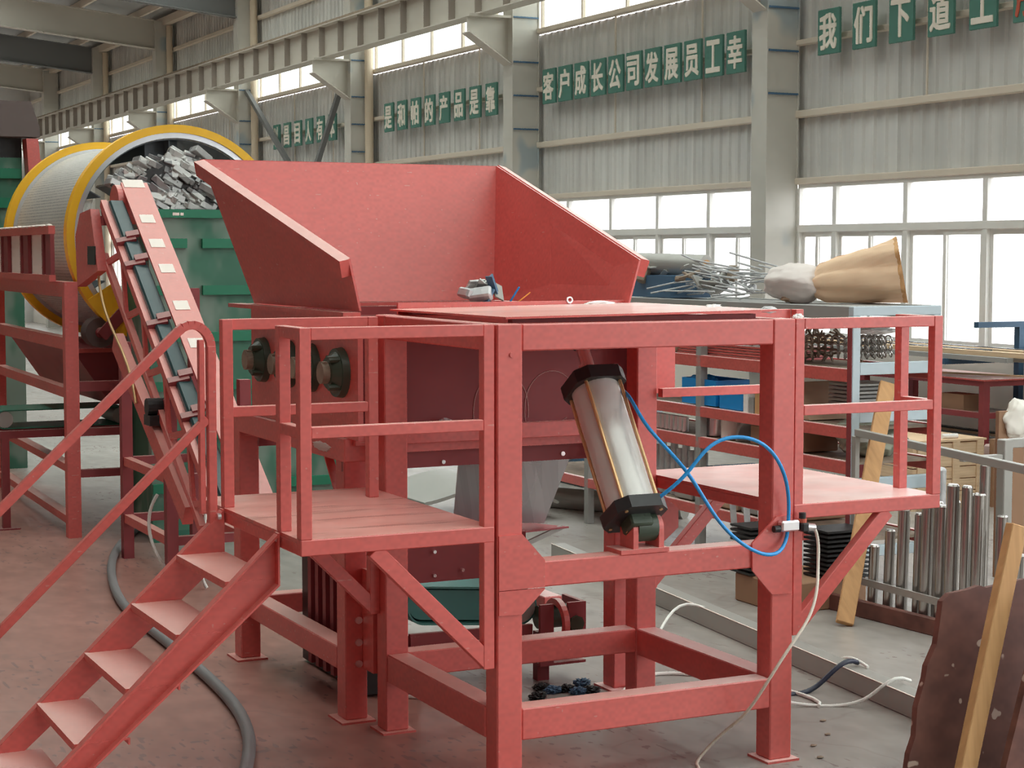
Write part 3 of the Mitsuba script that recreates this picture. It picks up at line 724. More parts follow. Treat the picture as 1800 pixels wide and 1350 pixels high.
part(sh, 'hopper_flange', M().box(3.40, 3.50, 9.02, 11.07, 2.262, 2.285).box(5.17, 5.27, 9.10, 11.0, 2.262, 2.285).box(3.40, 5.27, 10.85, 11.0, 2.262, 2.285), 'mat_red')
part(sh, 'front_lip', B(3.75, 5.16, 9.105, 9.125, 2.262, 2.33), 'mat_red')
part(sh, 'body_side', B(3.47, 3.50, 8.99, 10.82, 1.60, 2.262), 'mat_red')
part(sh, 'body_side', B(5.27, 5.30, 9.12, 10.82, 1.40, 2.262), 'mat_red')
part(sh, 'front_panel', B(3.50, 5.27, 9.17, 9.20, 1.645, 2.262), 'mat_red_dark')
part(sh, 'side_plate', B(5.30, 5.59, 9.25, 9.28, 1.77, 2.20), 'mat_red')
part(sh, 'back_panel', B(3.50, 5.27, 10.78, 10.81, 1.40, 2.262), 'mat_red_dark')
part(sh, 'front_ledge', B(3.50, 5.27, 9.11, 9.25, 1.557, 1.645, b=0.004), 'mat_red')
part(sh, 'front_sill', B(3.50, 5.10, 9.22, 9.30, 1.50, 1.557), 'mat_red')
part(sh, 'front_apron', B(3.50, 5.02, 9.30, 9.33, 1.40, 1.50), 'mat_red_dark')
part(sh, 'bolt', M().cyl((4.10, 9.29, 1.425), (4.10, 9.305, 1.425), 0.012, n=8).cyl((4.38, 9.29, 1.43), (4.38, 9.305, 1.43), 0.012, n=8).cyl((4.86, 9.29, 1.435), (4.86, 9.305, 1.435), 0.014, n=8), 'mat_chrome')
for x in (4.40, 4.72):
    a = [(x + 0.17 * math.cos(u), 9.168, 1.73 + 0.20 * math.sin(u)) for u in np.linspace(0.1, math.pi - 0.1, 14)]
    part(sh, 'chalk_mark', M().tube([(x + 0.17, 9.168, 1.67)] + a + [(x - 0.17, 9.168, 1.67), (x + 0.1, 9.168, 1.66)], 0.0035, n=5, sub=2), 'mat_chalk')
for (x0, x1), (y0, y1) in (((3.50, 3.63), (9.285, 9.42)), ((5.20, 5.33), (9.285, 9.42)), ((3.45, 3.58), (11.03, 11.17)), ((5.20, 5.33), (11.03, 11.17))):
    p = part(sh, 'leg', B(x0, x1, y0, y1, 0.012, 1.60 if y0 > 10 else 1.56, b=BV), 'mat_red')
    pk = numbered(f'{p}__foot_plate', _parts); _parts.add(pk)
    put(pk, B(x0 - 0.04, x1 + 0.03, y0 - 0.05, y1 + 0.04, 0, 0.012), 'mat_red')
part(sh, 'carrying_beam', B(3.45, 3.585, 9.15, 11.10, 1.468, 1.598, b=BV), 'mat_red')
part(sh, 'carrying_beam', B(5.2, 5.33, 9.30, 11.10, 1.468, 1.56, b=BV), 'mat_red')
part(sh, 'base_beam', B(3.50, 3.63, 9.42, 11.03, 0.275, 0.405, b=BV), 'mat_red')
part(sh, 'base_beam', B(5.20, 5.33, 10.20, 11.03, 0.275, 0.405, b=BV), 'mat_red')
part(sh, 'base_beam', B(3.58, 5.2, 11.04, 11.16, 0.275, 0.405, b=BV), 'mat_red')
part(sh, 'joint_plate', B(3.60, 3.72, 9.12, 9.28, 0.30, 0.86), 'mat_red')
for y, z in ((9.284, 0.57), (9.284, 0.445), (9.284, 0.325)):
    part(sh, 'anchor_bolt', M().cyl((3.578, y - 0.012, z), (3.578, y, z), 0.020, n=12), 'mat_chrome')
part(sh, 'foam_patch', M().blob((3.449, 9.50, 1.525), (0.006, 0.13, 0.024), 3, 0.45, 4), 'mat_cardboard_pink', smooth=True, label='dried pale foam smear on the carrying beam')
part(sh, 'stiffener', M().beam((3.52, 9.6, 1.468), (3.52, 9.36, 1.20), 0.05, 0.012), 'mat_red')
for i, y in enumerate((10.57, 10.08, 9.70, 9.235)):
    b = part(sh, 'bearing_flange', M().cyl((3.47, y, 1.952), (3.43, y, 1.952), 0.138, 0.132, n=32).cyl((3.43, y, 1.952), (3.385, y, 1.952), 0.115, 0.085, n=32), 'mat_bearing', smooth=40)
    pk = numbered(f'{b}__shaft_end', _parts); _parts.add(pk)
    put(pk, M().cyl((3.39, y, 1.952), (3.345, y, 1.952), 0.058, n=20).box(3.35, 3.39, y - 0.03, y + 0.03, 1.98, 2.014), 'mat_rust', smooth=40)
    for j in range(4):
        a = math.pi / 4 + j * math.pi / 2
        pk = numbered(f'{b}__bolt', _parts); _parts.add(pk)
        yb_, zb_ = y + 0.105 * math.cos(a), 1.952 + 0.105 * math.sin(a)
        put(pk, M().cyl((3.44, yb_, zb_), (3.365 if j in (1, 2) else 3.41, yb_, zb_), 0.017, n=8), 'mat_bearing')
# things lying about the shredder
r1 = random.Random(5)
def scrap_piece(c, s, seed, rr):
    q = rr.random()
    R = trimesh.transformations.euler_matrix(rr.uniform(-1, 1), rr.uniform(-1, 1), rr.uniform(0, 3))[:3, :3]
    m = M()
    if q < 0.4:
        m.obox(c, R, (s, s * 0.55, s * 0.10), 0.002)
    elif q < 0.75:
        m.obox(c, R, (s, s * 0.45, s * 0.06)).obox(np.array(c) + R[2] * s * 0.3, R, (s, s * 0.05, s * 0.32))
    else:
        m.obox(c, R, (s * 0.9, s * 0.5, s * 0.45), 0.01)
    return m
for i in range(9):
    c = (4.22 + 0.13 * r1.random() + 0.03 * (i % 3), 9.16 + 0.12 * r1.random(), 2.34 + 0.145 * r1.random() * (1 - abs(i - 4) / 7))
    solo('metal_offcut', scrap_piece(c, 0.055 + 0.02 * r1.random(), i, r1), ['mat_scrap', 'mat_tube_steel', 'mat_galv', 'mat_steel_blue'][i % 4], 'crumpled grey metal offcut in the small heap at the hopper mouth', 'scrap', 'metal offcuts heaped at the hopper mouth')
solo('scrap_shard', bar((4.46, 9.17, 2.33), (4.50, 9.14, 2.41), 0.03, 0.006), 'mat_blue', 'blue plastic shard sticking up right of the offcut heap', 'scrap')
solo('scrap_shard', bar((4.49, 9.15, 2.32), (4.56, 9.12, 2.38), 0.02, 0.006), 'mat_orange', 'orange shard sticking up beside the blue one on the offcut heap', 'scrap')
for i, (x, y, w, c, l) in enumerate(((4.72, 9.12, 0.022, 'mat_white_paper', 'small white paper scrap behind the cover sheet, by the key ring'), (4.97, 9.05, 0.10, 'mat_white_paper', 'long crumpled white paper strip on the back edge of the cover sheet'), (5.19, 8.2, 0.05, 'mat_white_paper', 'folded white paper scrap near the right end of the cover sheet'), (5.24, 7.75, 0.045, 'mat_galv', 'crushed grey foil scrap on the right front post'), (5.33, 7.62, 0.03, 'mat_white_paper', 'tiny white scrap on the right railing'))):
    solo('paper_scrap', M().blob((x, y, 2.312 + (0 if i < 4 else -0.035)), (w, w * 0.5, 0.017), i + 3, 0.5, 5, 2), c, l, 'scrap')
solo('metal_ring', M().ring((4.80, 9.10, 2.335), 'y', 0.012, 0.02, 0.008, n=16), 'mat_chrome', 'little metal ring standing on the back edge of the cover sheet', 'ring')
solo('foil_scrap', M().blob((4.03, 9.11, 1.665), (0.045, 0.03, 0.026), 4, 0.5, 5, 2), 'mat_galv', 'crumpled silver foil on the ledge below the hopper', 'scrap')
solo('foil_scrap', M().blob((4.16, 9.11, 1.66), (0.025, 0.02, 0.018), 5, 0.5, 5, 2), 'mat_white_paper', 'small white and blue scrap on the ledge right of the foil', 'scrap')
for i in range(8):
    y = 9.55 + 0.17 * i
    solo('dirt_chip', scrap_piece((3.50, y, 1.615), 0.035, i, r1), ['mat_rust', 'mat_tube_steel', 'mat_black'][i % 3], 'dark metal chip lying on the carrying beam under the bearings', 'scrap', 'metal chips on the carrying beam')

# ---------------------------------------------------------------- under and behind the shredder
dc = thing('discharge_conveyor', 'red discharge conveyor with a teal belt running under the shredder', 'conveyor')
part(dc, 'side_panel', M().box(3.66, 4.78, 9.62, 9.645, 0.68, 0.94), 'mat_red_dark')
part(dc, 'panel_bolt', M().cyl((3.98, 9.60, 0.86), (3.98, 9.62, 0.86), 0.011, n=8).cyl((4.18, 9.60, 0.86), (4.18, 9.62, 0.86), 0.011, n=8).cyl((4.18, 9.60, 0.72), (4.18, 9.62, 0.72), 0.011, n=8).cyl((4.36, 9.60, 0.74), (4.36, 9.62, 0.74), 0.011, n=8), 'mat_chrome')
loop = Polygon([(3.7, 0.52), (5.02, 0.44)]).buffer(0.10) if False else None
from shapely.geometry import LineString
bl_ = LineString([(4.16, 0.525), (4.78, 0.47)])
part(dc, 'belt', M().prism(bl_.buffer(0.115).difference(bl_.buffer(0.103)), 'xz', 9.70, 10.45).prism(bl_.buffer(0.09), 'xz', 9.74, 10.41), 'mat_belt_teal')
part(dc, 'tail_drum', M().cyl((4.78, 9.69, 0.47), (4.78, 10.46, 0.47), 0.10, n=24), 'mat_tube_steel', smooth=40)
parts(dc, 'side_rail', [bar((4.04, 9.66, 0.34), (4.84, 9.66, 0.33), 0.03, 0.07), bar((4.03, 10.49, 0.34), (4.95, 10.49, 0.33), 0.03, 0.07)], 'mat_red_dark')
part(dc, 'bearing_plate', M().box(4.86, 4.95, 9.58, 9.605, 0.13, 0.49).box(5.05, 5.17, 9.58, 9.605, 0.22, 0.49).box(5.145, 5.17, 9.605, 9.85, 0.22, 0.49).box(4.86, 5.17, 9.58, 9.85, 0.115, 0.13), 'mat_red_dark')
part(dc, 'bearing_ring', M().ring((4.99, 9.62, 0.37), 'x', 0.105, 0.145, 0.035, n=28), 'mat_red')
part(dc, 'gear_motor', M().cyl((5.10, 9.56, 0.36), (5.10, 9.58, 0.36), 0.05, n=8).cyl((4.88, 9.66, 0.40), (5.12, 9.66, 0.40), 0.07, n=20), 'mat_bearing', smooth=40)
parts(dc, 'support_leg', [B(4.90, 4.98, 9.70, 9.76, 0, 0.30), B(4.04, 4.10, 9.64, 9.69, 0, 0.36)], 'mat_red_dark')
hb = thing('hydraulic_unit', 'dark red hydraulic unit with upright bars under the shredder behind the base beam', 'hydraulic unit')
part(hb, 'housing', B(3.80, 4.02, 9.75, 10.85, 0.02, 0.90), 'mat_black')
for k in range(6):
    y = 9.70 + 0.13 * k
    part(hb, 'upright_bar', M().box(3.68, 3.74, y, y + 0.055, 0.10, 0.80 + 0.03 * (k % 2)), 'mat_red_dark')
part(hb, 'top_bar', bar((3.70, 9.67, 0.822), (3.70, 10.75, 0.865), 0.06, 0.05), 'mat_red')
part(hb, 'cylinder', M().cyl((3.665, 9.68, 0.892), (3.665, 9.92, 0.912), 0.045, n=18), 'mat_chrome', smooth=40)
part(hb, 'cylinder', M().cyl((3.66, 9.98, 0.90), (3.66, 10.2, 0.91), 0.05, n=18), 'mat_red_dark', smooth=40)
for k in range(3):
    part(hb, 'hose', M().tube([(3.66, 9.95 + 0.12 * k, 0.90), (3.64, 9.98 + 0.12 * k, 1.0), (3.70, 10.04 + 0.12 * k, 1.02), (3.76, 10.1 + 0.12 * k, 0.86)], 0.016, n=8), 'mat_red_dark' if k else 'mat_black', smooth=True)
part(hb, 'drain_tube', M().cyl((3.70, 9.75, 0.0), (3.70, 9.75, 0.12), 0.018, n=10), 'mat_red_dark', smooth=40)
sc = thing('sheet_chute', 'grey galvanised sheet hanging under the red shredder, behind the frame post', 'sheet')
part(sc, 'sheet', M().slab([(4.50, 9.95, 1.44), (5.30, 9.95, 1.43), (5.26, 10.32, 0.86), (4.62, 10.32, 0.92)], 0.008), 'mat_galv')
part(sc, 'folded_edge', M().slab([(5.30, 9.95, 1.43), (5.33, 10.12, 1.43), (5.30, 10.5, 0.9), (5.26, 10.32, 0.86)], 0.006), 'mat_galv')
part(sc, 'bottom_plate', M().slab([(4.60, 10.1, 0.845), (5.42, 10.28, 0.835), (5.26, 10.5, 0.84), (4.62, 10.5, 0.85)], -0.01), 'mat_red_dark')
part(sc, 'corner_strut', M().beam((5.38, 10.3, 0.832), (4.95, 10.3, 0.68), 0.02, 0.03), 'mat_tube_steel')
solo('bent_sheet', M().prism(LineString([(x, 0.30 + 0.12 * math.sin(3.0 * (x - 7.0)) - 0.10 * (x - 7.0)) for x in np.linspace(6.7, 8.1, 24)]).buffer(0.016), 'xz', 15.6, 16.9), 'mat_tube_steel', 'bent grey sheet lying on the floor far behind the shredder, seen through the frame', 'sheet', smooth=30)
solo('floor_pipe', M().cyl((7.9, 17.2, 0.11), (9.25, 15.1, 0.10), 0.11, n=20), 'mat_tube_steel', 'thick grey pipe lying on the floor behind the pneumatic cylinder', 'pipe', smooth=40)
gm = thing('machine_part', 'blue and teal machine part standing on the floor behind the pneumatic cylinder', 'machine part')
part(gm, 'base', B(9.45, 10.35, 17.6, 18.2, 0, 0.10), 'mat_black')
part(gm, 'body', M().cyl((9.45, 17.9, 0.32), (10.2, 17.9, 0.32), 0.20, n=20), 'mat_blue_dark', smooth=40)
part(gm, 'gearbox', B(9.75, 10.15, 17.65, 18.15, 0.12, 0.62, b=0.03), 'mat_belt_teal')
part(gm, 'shaft', M().cyl((9.2, 17.9, 0.32), (9.45, 17.9, 0.32), 0.05, n=12), 'mat_chrome', smooth=40)
bb = thing('blue_bin', 'bright blue open box behind the top of the floor machine part', 'bin')
part(bb, 'wall', M().box(10.0, 11.5, 20.0, 20.04, 0.25, 0.85).box(10.0, 11.5, 21.0, 21.04, 0.25, 0.85).box(10.0, 10.04, 20.04, 21.0, 0.25, 0.85).box(11.46, 11.5, 20.04, 21.0, 0.25, 0.85), 'mat_blue')
part(bb, 'tray', B(10.0, 11.5, 20.04, 21.0, 0.22, 0.25), 'mat_blue')
part(bb, 'foot', M().box(10.05, 10.15, 20.1, 20.9, 0, 0.22).box(11.35, 11.45, 20.1, 20.9, 0, 0.22), 'mat_rust')
rb = np.random.default_rng(3)
for i in range(7):
    x, y = 5.5 + 0.5 * rb.random() - 0.9, 10.15 + 0.5 * rb.random() - 0.9
    solo('blue_rag', M().blob((4.70 + 0.06 * i + 0.09 * (i % 2), 9.30 + 0.09 * (i % 3), 0.018), (0.05, 0.04, 0.022), i, 0.7, 5, 3), 'mat_steel_blue' if i % 2 else 'mat_black', 'crumpled dark blue scrap on the floor under the frame', 'scrap', 'dark blue scraps under the frame')
solo('blue_disc', M().cyl((4.28, 8.75, 0.0), (4.28, 8.75, 0.03), 0.05, n=16).cyl((4.28, 8.75, 0.03), (4.28, 8.75, 0.05), 0.03, n=16), 'mat_blue', 'round blue plastic cap on the floor inside the frame', 'cap')
for i, (x, y, a) in enumerate(((4.92, 8.62, 0.4), (5.02, 8.66, -0.5), (4.96, 8.70, 1.1))):
    solo('white_clip', bar((x - 0.03 * math.cos(a), y - 0.03 * math.sin(a), 0.012), (x + 0.03 * math.cos(a), y + 0.03 * math.sin(a), 0.02), 0.01, 0.014), 'mat_white_paper', 'small white clip on the floor by the rear frame post', 'clip', 'white clips by the rear frame post')
solo('floor_cable', M().tube([(3.9, 9.75, 0.012), (4.5, 9.2, 0.012), (5.0, 9.05, 0.012), (5.6, 9.5, 0.012), (6.0, 9.1, 0.012), (6.05, 8.4, 0.012)], 0.011), 'mat_cable_white', 'white cable on the floor inside the red frame', 'cable', smooth=True)

# ---------------------------------------------------------------- trommel screen on the left (turned 2.8 degrees)
tr = thing('trommel_screen', 'large perforated drum screen with yellow rims on a dark red stand', 'drum screen')
XC, ZC, YD, RD = 4.715, 2.755, 16.98, 1.06
Y2D = 20.0
part(tr, 'drum_shell', M().ring((XC, (YD + Y2D) / 2, ZC), 'y', RD - 0.13, RD - 0.11, Y2D - YD - 0.1, n=96), 'mat_perforated', smooth=30)
part(tr, 'drum_lining', M().ring((XC, (YD + Y2D) / 2, ZC), 'y', RD - 0.14, RD - 0.131, Y2D - YD - 0.04, n=96), 'mat_drum_inner', smooth=30)  # dark skin added inside the shell to darken the drum interior
for y in (YD, Y2D):
    part(tr, 'yellow_rim', M().ring((XC, y, ZC), 'y', RD - 0.075, RD, 0.13, n=96), 'mat_yellow', smooth=30)
part(tr, 'inner_flange', M().ring((XC, YD - 0.01, ZC), 'y', RD - 0.125, RD - 0.074, 0.07, n=96), 'mat_silver', smooth=30)
part(tr, 'inner_flange', M().ring((XC, Y2D - 0.05, ZC), 'y', RD - 0.14, RD - 0.076, 0.06, n=96), 'mat_silver', smooth=30)
for k in range(6):
    a = math.radians(60 * k + 32)
    c = np.array([XC + (RD - 0.2) * math.cos(a), (YD + Y2D) / 2, ZC + (RD - 0.2) * math.sin(a)])
    part(tr, 'lifter', M().obox(c, np.array([[math.cos(a), 0, math.sin(a)], [0, 1, 0], [-math.sin(a), 0, math.cos(a)]]), (0.07, 1.4, 0.006)), 'mat_drum_inner')
part(tr, 'lifter_plate', B(XC - 0.22, XC + 0.10, YD + 0.3, YD + 0.33, ZC + 0.74, ZC + 0.92), 'mat_drum_inner')
part(tr, 'guard_plate', M().ring((XC, YD - 0.19, ZC), 'y', RD - 0.26, RD + 0.02, 0.02, n=24, a0=213, a1=262), 'mat_yellow', label='yellow guard plate under the drum rim')
part(tr, 'guard_plate', M().ring((XC, YD - 0.19, ZC), 'y', RD - 0.26, RD + 0.02, 0.02, n=24, a0=278, a1=325), 'mat_yellow', label='yellow guard plate under the drum rim')
for xx in (3.95, 5.45):
    rl = part(tr, 'roller', M().cyl((xx, YD - 0.10, 1.86), (xx, YD + 0.12, 1.86), 0.14, n=24), 'mat_hood_brown', smooth=40)
    pk = numbered(f'{rl}__axle', _parts); _parts.add(pk)
    put(pk, M().cyl((xx, YD - 0.2, 1.86), (xx, YD + 0.25, 1.86), 0.05, n=16), 'mat_red_dark', smooth=40)
part(tr, 'roller_arm', bar((3.93, YD - 0.22, 1.83), (4.20, YD - 0.22, 2.12), 0.03, 0.11), 'mat_red_dark')
POST[0] = trimesh.transformations.rotation_matrix(math.radians(-1.0), [0, 0, 1], [3.6, 16.6, 0])
for x, y in ((3.54, 16.5), (3.54, 20.45), (5.75, 17.0), (5.75, 20.45)):
    part(tr, 'post', B(x, x + 0.12, y, y + 0.12, 0, 2.34), 'mat_red')
part(tr, 'post', B(4.05, 4.13, 16.52, 16.60, 0, 1.43), 'mat_red_dark')
for x in (3.54, 5.75):
    for z0, z1 in ((2.20, 2.34), (1.72, 1.83), (1.28, 1.37), (0.60, 0.67), (0.12, 0.19)):
        part(tr, 'side_beam', B(x + 0.01, x + 0.11, 17.12 if x > 5 else 16.62, 20.45, z0, z1), 'mat_red')
for z0, z1 in ((1.34, 1.43), (0.93, 1.0), (0.55, 0.62)):
    part(tr, 'cross_beam', B(3.66, 4.05, 16.52, 16.60, z0, z1), 'mat_red_dark')
parts(tr, 'guard_rail', [B(3.46, 3.52, 16.78, 20.4, 2.775, 2.85), B(3.46, 3.52, 16.78, 20.4, 2.34, 2.40)], 'mat_red')
for k in range(4):
    y0 = 16.78 + 1.15 * k
    part(tr, 'guard_post', B(3.475, 3.512, y0, min(20.4, y0 + 0.24), 2.40, 2.775), 'mat_red_dark')
    if k < 3:
        part(tr, 'guard_post', B(3.475, 3.512, y0 + 0.36, y0 + 0.43, 2.40, 2.775), 'mat_red_dark')
part(tr, 'guard_panel', B(3.515, 3.525, 16.9, 20.4, 2.40, 2.775), 'mat_worn_white', label='pale panel behind the guard posts')
for k in range(14):
    part(tr, 'dust_crumb', M().blob((3.48, 16.85 + 0.25 * k, 2.853), (0.03, 0.06 + 0.05 * (k % 3), 0.014), k, 0.4, 4, 1), 'mat_worn_white')
POST[0] = None
ho = part(tr, 'undersize_hopper', M().prism([(3.75, 1.68), (5.7, 1.68), (5.3, 1.16), (4.1, 1.16)], 'xz', 17.15, 20.2), 'mat_red_dark')
part(tr, 'hopper_rib', M().box(3.72, 5.70, 17.11, 17.15, 1.66, 1.70), 'mat_red')
xc = thing('cross_conveyor', 'low red conveyor with a dark green belt under the drum screen', 'conveyor')
part(xc, 'frame', M().box(3.0, 5.2, 17.3, 17.36, 0.86, 0.93).box(3.0, 5.2, 18.0, 18.06, 0.86, 0.93), 'mat_red_dark')
b2 = LineString([(3.15, 1.03), (4.25, 1.03)])
part(xc, 'belt', M().prism(b2.buffer(0.09).difference(b2.buffer(0.08)), 'xz', 17.38, 17.98), 'mat_green_dark')
for x in (3.1, 4.4, 5.0):
    part(xc, 'leg', M().box(x, x + 0.07, 17.3, 17.37, 0, 0.86).box(x - 0.08, x + 0.15, 17.25, 17.42, 0, 0.012), 'mat_red_dark')
for x in (3.15, 4.25):
    part(xc, 'drum', M().cyl((x, 17.39, 1.03), (x, 17.97, 1.03), 0.078, n=16), 'mat_tube_steel', smooth=40)

# inclined feed conveyor
fc = thing('inclined_conveyor', 'steep red inclined conveyor with dark belt rising from the shredder to the drum', 'conveyor')
SL = 0.69
def cz(y): return 1.956 + SL * (y - 13.80)
dn = np.array([0, -SL, 1.0]) / math.hypot(SL, 1)
def pl(x, y, off): return np.array([x, y, cz(y)]) + dn * off
YA, YB = 12.15, 15.62
part(fc, 'cover_plate', M().beam(pl(3.965, YA, -0.01), pl(3.965, YB, -0.01), 0.23, 0.02, up=dn), 'mat_red')
for y in (15.6, 15.15, 14.85, 14.55, 14.13, 13.72):
    part(fc, 'worn_patch', M().beam(pl(3.955, y - 0.05, 0.003), pl(3.955, y + 0.05, 0.003), 0.12 if y < 15.5 else 0.18, 0.004, up=dn), 'mat_worn_white', label='pale worn patch on the cover plate')
part(fc, 'belt', M().beam(pl(3.78, YA, -0.09), pl(3.78, YB - 0.15, -0.09), 0.13, 0.06, up=dn, b=0.02), 'mat_belt')
part(fc, 'stringer', M().beam(pl(3.69, YA, -0.14), pl(3.69, YB - 0.1, -0.14), 0.05, 0.07, up=dn), 'mat_red')
part(fc, 'stringer', M().beam(pl(4.04, YA, -0.14), pl(4.04, YB - 0.1, -0.14), 0.05, 0.07, up=dn), 'mat_red')
part(fc, 'lower_chord', M().beam(pl(3.70, YA + 0.3, -0.52), pl(3.70, YB - 0.3, -0.52), 0.05, 0.06, up=dn), 'mat_red')
part(fc, 'lower_chord', M().beam((3.675, 15.10, 1.86), (3.675, 13.0, 0.66), 0.08, 0.16), 'mat_red')
yy = YA + 0.2; k = 0
while yy < YB - 0.5:
    a, b = (-0.15, -0.52) if k % 2 == 0 else (-0.52, -0.15)
    part(fc, 'lacing_bar', M().beam(pl(3.70, yy, a), pl(3.70, yy + 0.32, b), 0.03, 0.05, up=dn), 'mat_red')
    yy += 0.32; k += 1
for y in (15.0, 14.72, 14.05, 13.45, 13.1):
    part(fc, 'idler_bracket', M().beam(pl(3.74, y, -0.045), pl(3.845, y, -0.02), 0.07, 0.03, up=dn).beam(pl(3.66, y - 0.03, -0.10), pl(3.82, y - 0.03, -0.06), 0.06, 0.06, up=dn), 'mat_red_dark')
part(fc, 'gearbox_panel', M().prism([(15.45, 2.45), (16.25, 2.30), (16.3, 2.75), (16.1, 2.95), (15.7, 2.98)], 'yz', 3.60, 3.68), 'mat_red')
part(fc, 'head_box', M().cyl((3.80, 15.66, 3.02), (4.08, 15.66, 3.02), 0.17, n=28), 'mat_red', smooth=40)
part(fc, 'head_bearing', M().cyl((3.70, 15.66, 2.98), (3.80, 15.66, 2.98), 0.07, n=16).box(3.68, 3.80, 15.56, 15.76, 2.84, 2.92), 'mat_red_dark')
part(fc, 'inspection_opening', B(3.592, 3.60, 15.52, 15.80, 2.50, 2.66), 'mat_black')
part(fc, 'lubrication_line', M().tube([(3.64, 15.6, 2.4), (3.62, 15.2, 2.05), (3.62, 14.6, 1.72), (3.62, 14.3, 1.40)], 0.012, n=6), 'mat_brass', smooth=True)
part(fc, 'belt_motor', M().cyl((3.60, 13.9, 1.40), (3.74, 13.9, 1.40), 0.07, n=16).box(3.60, 3.72, 13.8, 13.98, 1.26, 1.34), 'mat_black')
cs = thing('conveyor_stand', 'dark red post stand carrying the inclined conveyor, beside the drum stand', 'stand')
for x, y, z in ((3.72, 15.18, 1.85), (3.72, 13.78, 1.46), (4.32, 15.18, 2.3), (4.32, 13.78, 1.6)):
    part(cs, 'post', B(x, x + 0.09, y, y + 0.09, 0, z), 'mat_red_dark')
for z in (0.80, 0.31):
    part(cs, 'side_rail', M().box(3.73, 3.80, 13.87, 15.18, z, z + 0.07), 'mat_red')
    part(cs, 'side_rail', M().box(4.33, 4.40, 13.87, 15.18, z, z + 0.07), 'mat_red')
    parts(cs, 'end_rail', [B(3.81, 4.32, 15.19, 15.26, z, z + 0.07), B(3.81, 4.32, 13.79, 13.86, z, z + 0.07)], 'mat_red_dark')
for pts, l in (([(3.70, 13.98, 0.70), (3.62, 13.95, 0.5), (3.64, 13.9, 0.30), (3.75, 13.85, 0.1), (3.9, 13.9, 0.012)], 'white cable looping down left of the conveyor stand'), ([(3.98, 13.7, 0.80), (3.99, 13.65, 0.55), (3.93, 13.6, 0.30), (3.95, 13.5, 0.012)], 'white cable hanging right of the conveyor stand')):
    solo('loop_cable', M().tube(pts, 0.014, n=8), 'mat_cable_white', l, 'cable', smooth=True)

# green bin heaped with scrap
gb = thing('green_bin', 'tall dusty green ribbed steel bin behind the conveyor', 'bin')
GX0, GX1, GY0, GY1, GZ = 4.16, 6.35, 15.9, 16.72, 2.99
part(gb, 'front_wall', B(GX0, GX1, GY0, GY0 + 0.01, 0.1, GZ - 0.01), 'mat_green')
part(gb, 'side_wall', M().box(GX0, GX0 + 0.01, GY0 + 0.01, GY1, 0.1, GZ - 0.01), 'mat_green')
part(gb, 'side_wall', M().box(GX1 - 0.01, GX1, GY0 + 0.01, GY1, 0.1, GZ - 0.01), 'mat_green')
part(gb, 'rear_wall', B(GX0, GX1, GY1, GY1 + 0.01, 0.1, GZ - 0.01), 'mat_green')
part(gb, 'rim', M().box(GX0 - 0.02, GX1 + 0.02, GY0 - 0.04, GY0 + 0.02, GZ - 0.075, GZ).box(GX0 - 0.02, GX1 + 0.02, GY1 - 0.01, GY1 + 0.04, GZ - 0.075, GZ), 'mat_green_bright')
for z in (2.70, 2.28, 1.86, 1.42, 0.98, 0.5):
    for a, b in ((GX0, 4.50), (4.64, 5.2), (5.34, 6.3)):
        part(gb, 'rib', B(a, b, GY0 - 0.04, GY0, z - 0.055, z + 0.03), 'mat_green_bright')
part(gb, 'label_patch', B(4.37, 4.43, GY0 - 0.043, GY0 - 0.04, GZ - 0.055, GZ - 0.03).box(4.44, 4.47, GY0 - 0.043, GY0 - 0.04, GZ - 0.055, GZ - 0.03), 'mat_worn_white')
part(gb, 'skid', M().box(GX0, GX1, GY0, GY0 + 0.1, 0, 0.1).box(GX0, GX1, GY1 - 0.1, GY1, 0, 0.1), 'mat_green_dark')
part(gb, 'chute_plate', M().slab([(3.86, 16.0, 3.20), (4.22, 15.98, 2.98), (4.22, 16.6, 2.98), (3.86, 16.6, 3.20)], 0.02), 'mat_black')
part(gb, 'fill', M().prism([(3.95, 3.17), (4.24, 2.97), (5.6, 2.97), (5.3, 3.2), (4.75, 3.44), (4.36, 3.44), (4.05, 3.24)], 'xz', 16.10, 16.65), 'mat_black', label='added black core for the shaded gaps in the scrap heap')  # added black core, paints the shade in gaps between the pieces
rr = random.Random(21)
nsc = 0
while nsc < 200:
    x = 3.90 + 1.5 * rr.random(); f = rr.random()
    top = np.interp(x, [3.88, 4.05, 4.35, 4.72, 5.2, 5.5], [3.20, 3.33, 3.52, 3.50, 3.30, 3.05])
    low = np.interp(x, [3.88, 4.24, 5.6], [3.18, 2.99, 2.99])
    z = low + (top - low) * f
    y = 16.02 + 0.07 * rr.random() + 0.12 * f
    s = 0.04 + 0.035 * rr.random()
    R = trimesh.transformations.euler_matrix(rr.uniform(-.4, .4), rr.uniform(-0.75, -0.25), rr.uniform(-.5, .5))[:3, :3]
    q = rr.random()
    m = M()
    if q < 0.55: m.obox((x, y, z), R, (s * 1.3, s * 0.8, s * 0.45), 0.006)
    elif q < 0.8: m.cyl(np.array([x, y, z]) - R[0] * s, np.array([x, y, z]) + R[0] * s, s * 0.45, n=10)
    else: m.obox((x, y, z), R, (s * 1.5, s * 0.3, s * 0.25)).obox(np.array([x, y, z]) + R[0] * s, R, (s * 0.3, s * 0.4, s * 0.8))
    solo('scrap_block', m, 'mat_orange' if nsc in (17, 60) else 'mat_scrap', 'bright orange piece in the grey scrap heap above the green bin' if nsc in (17, 60) else 'grey metal scrap piece in the heap above the green bin', 'scrap', 'orange pieces in the scrap heap' if nsc in (17, 60) else 'scrap pieces heaped above the green bin')
    nsc += 1

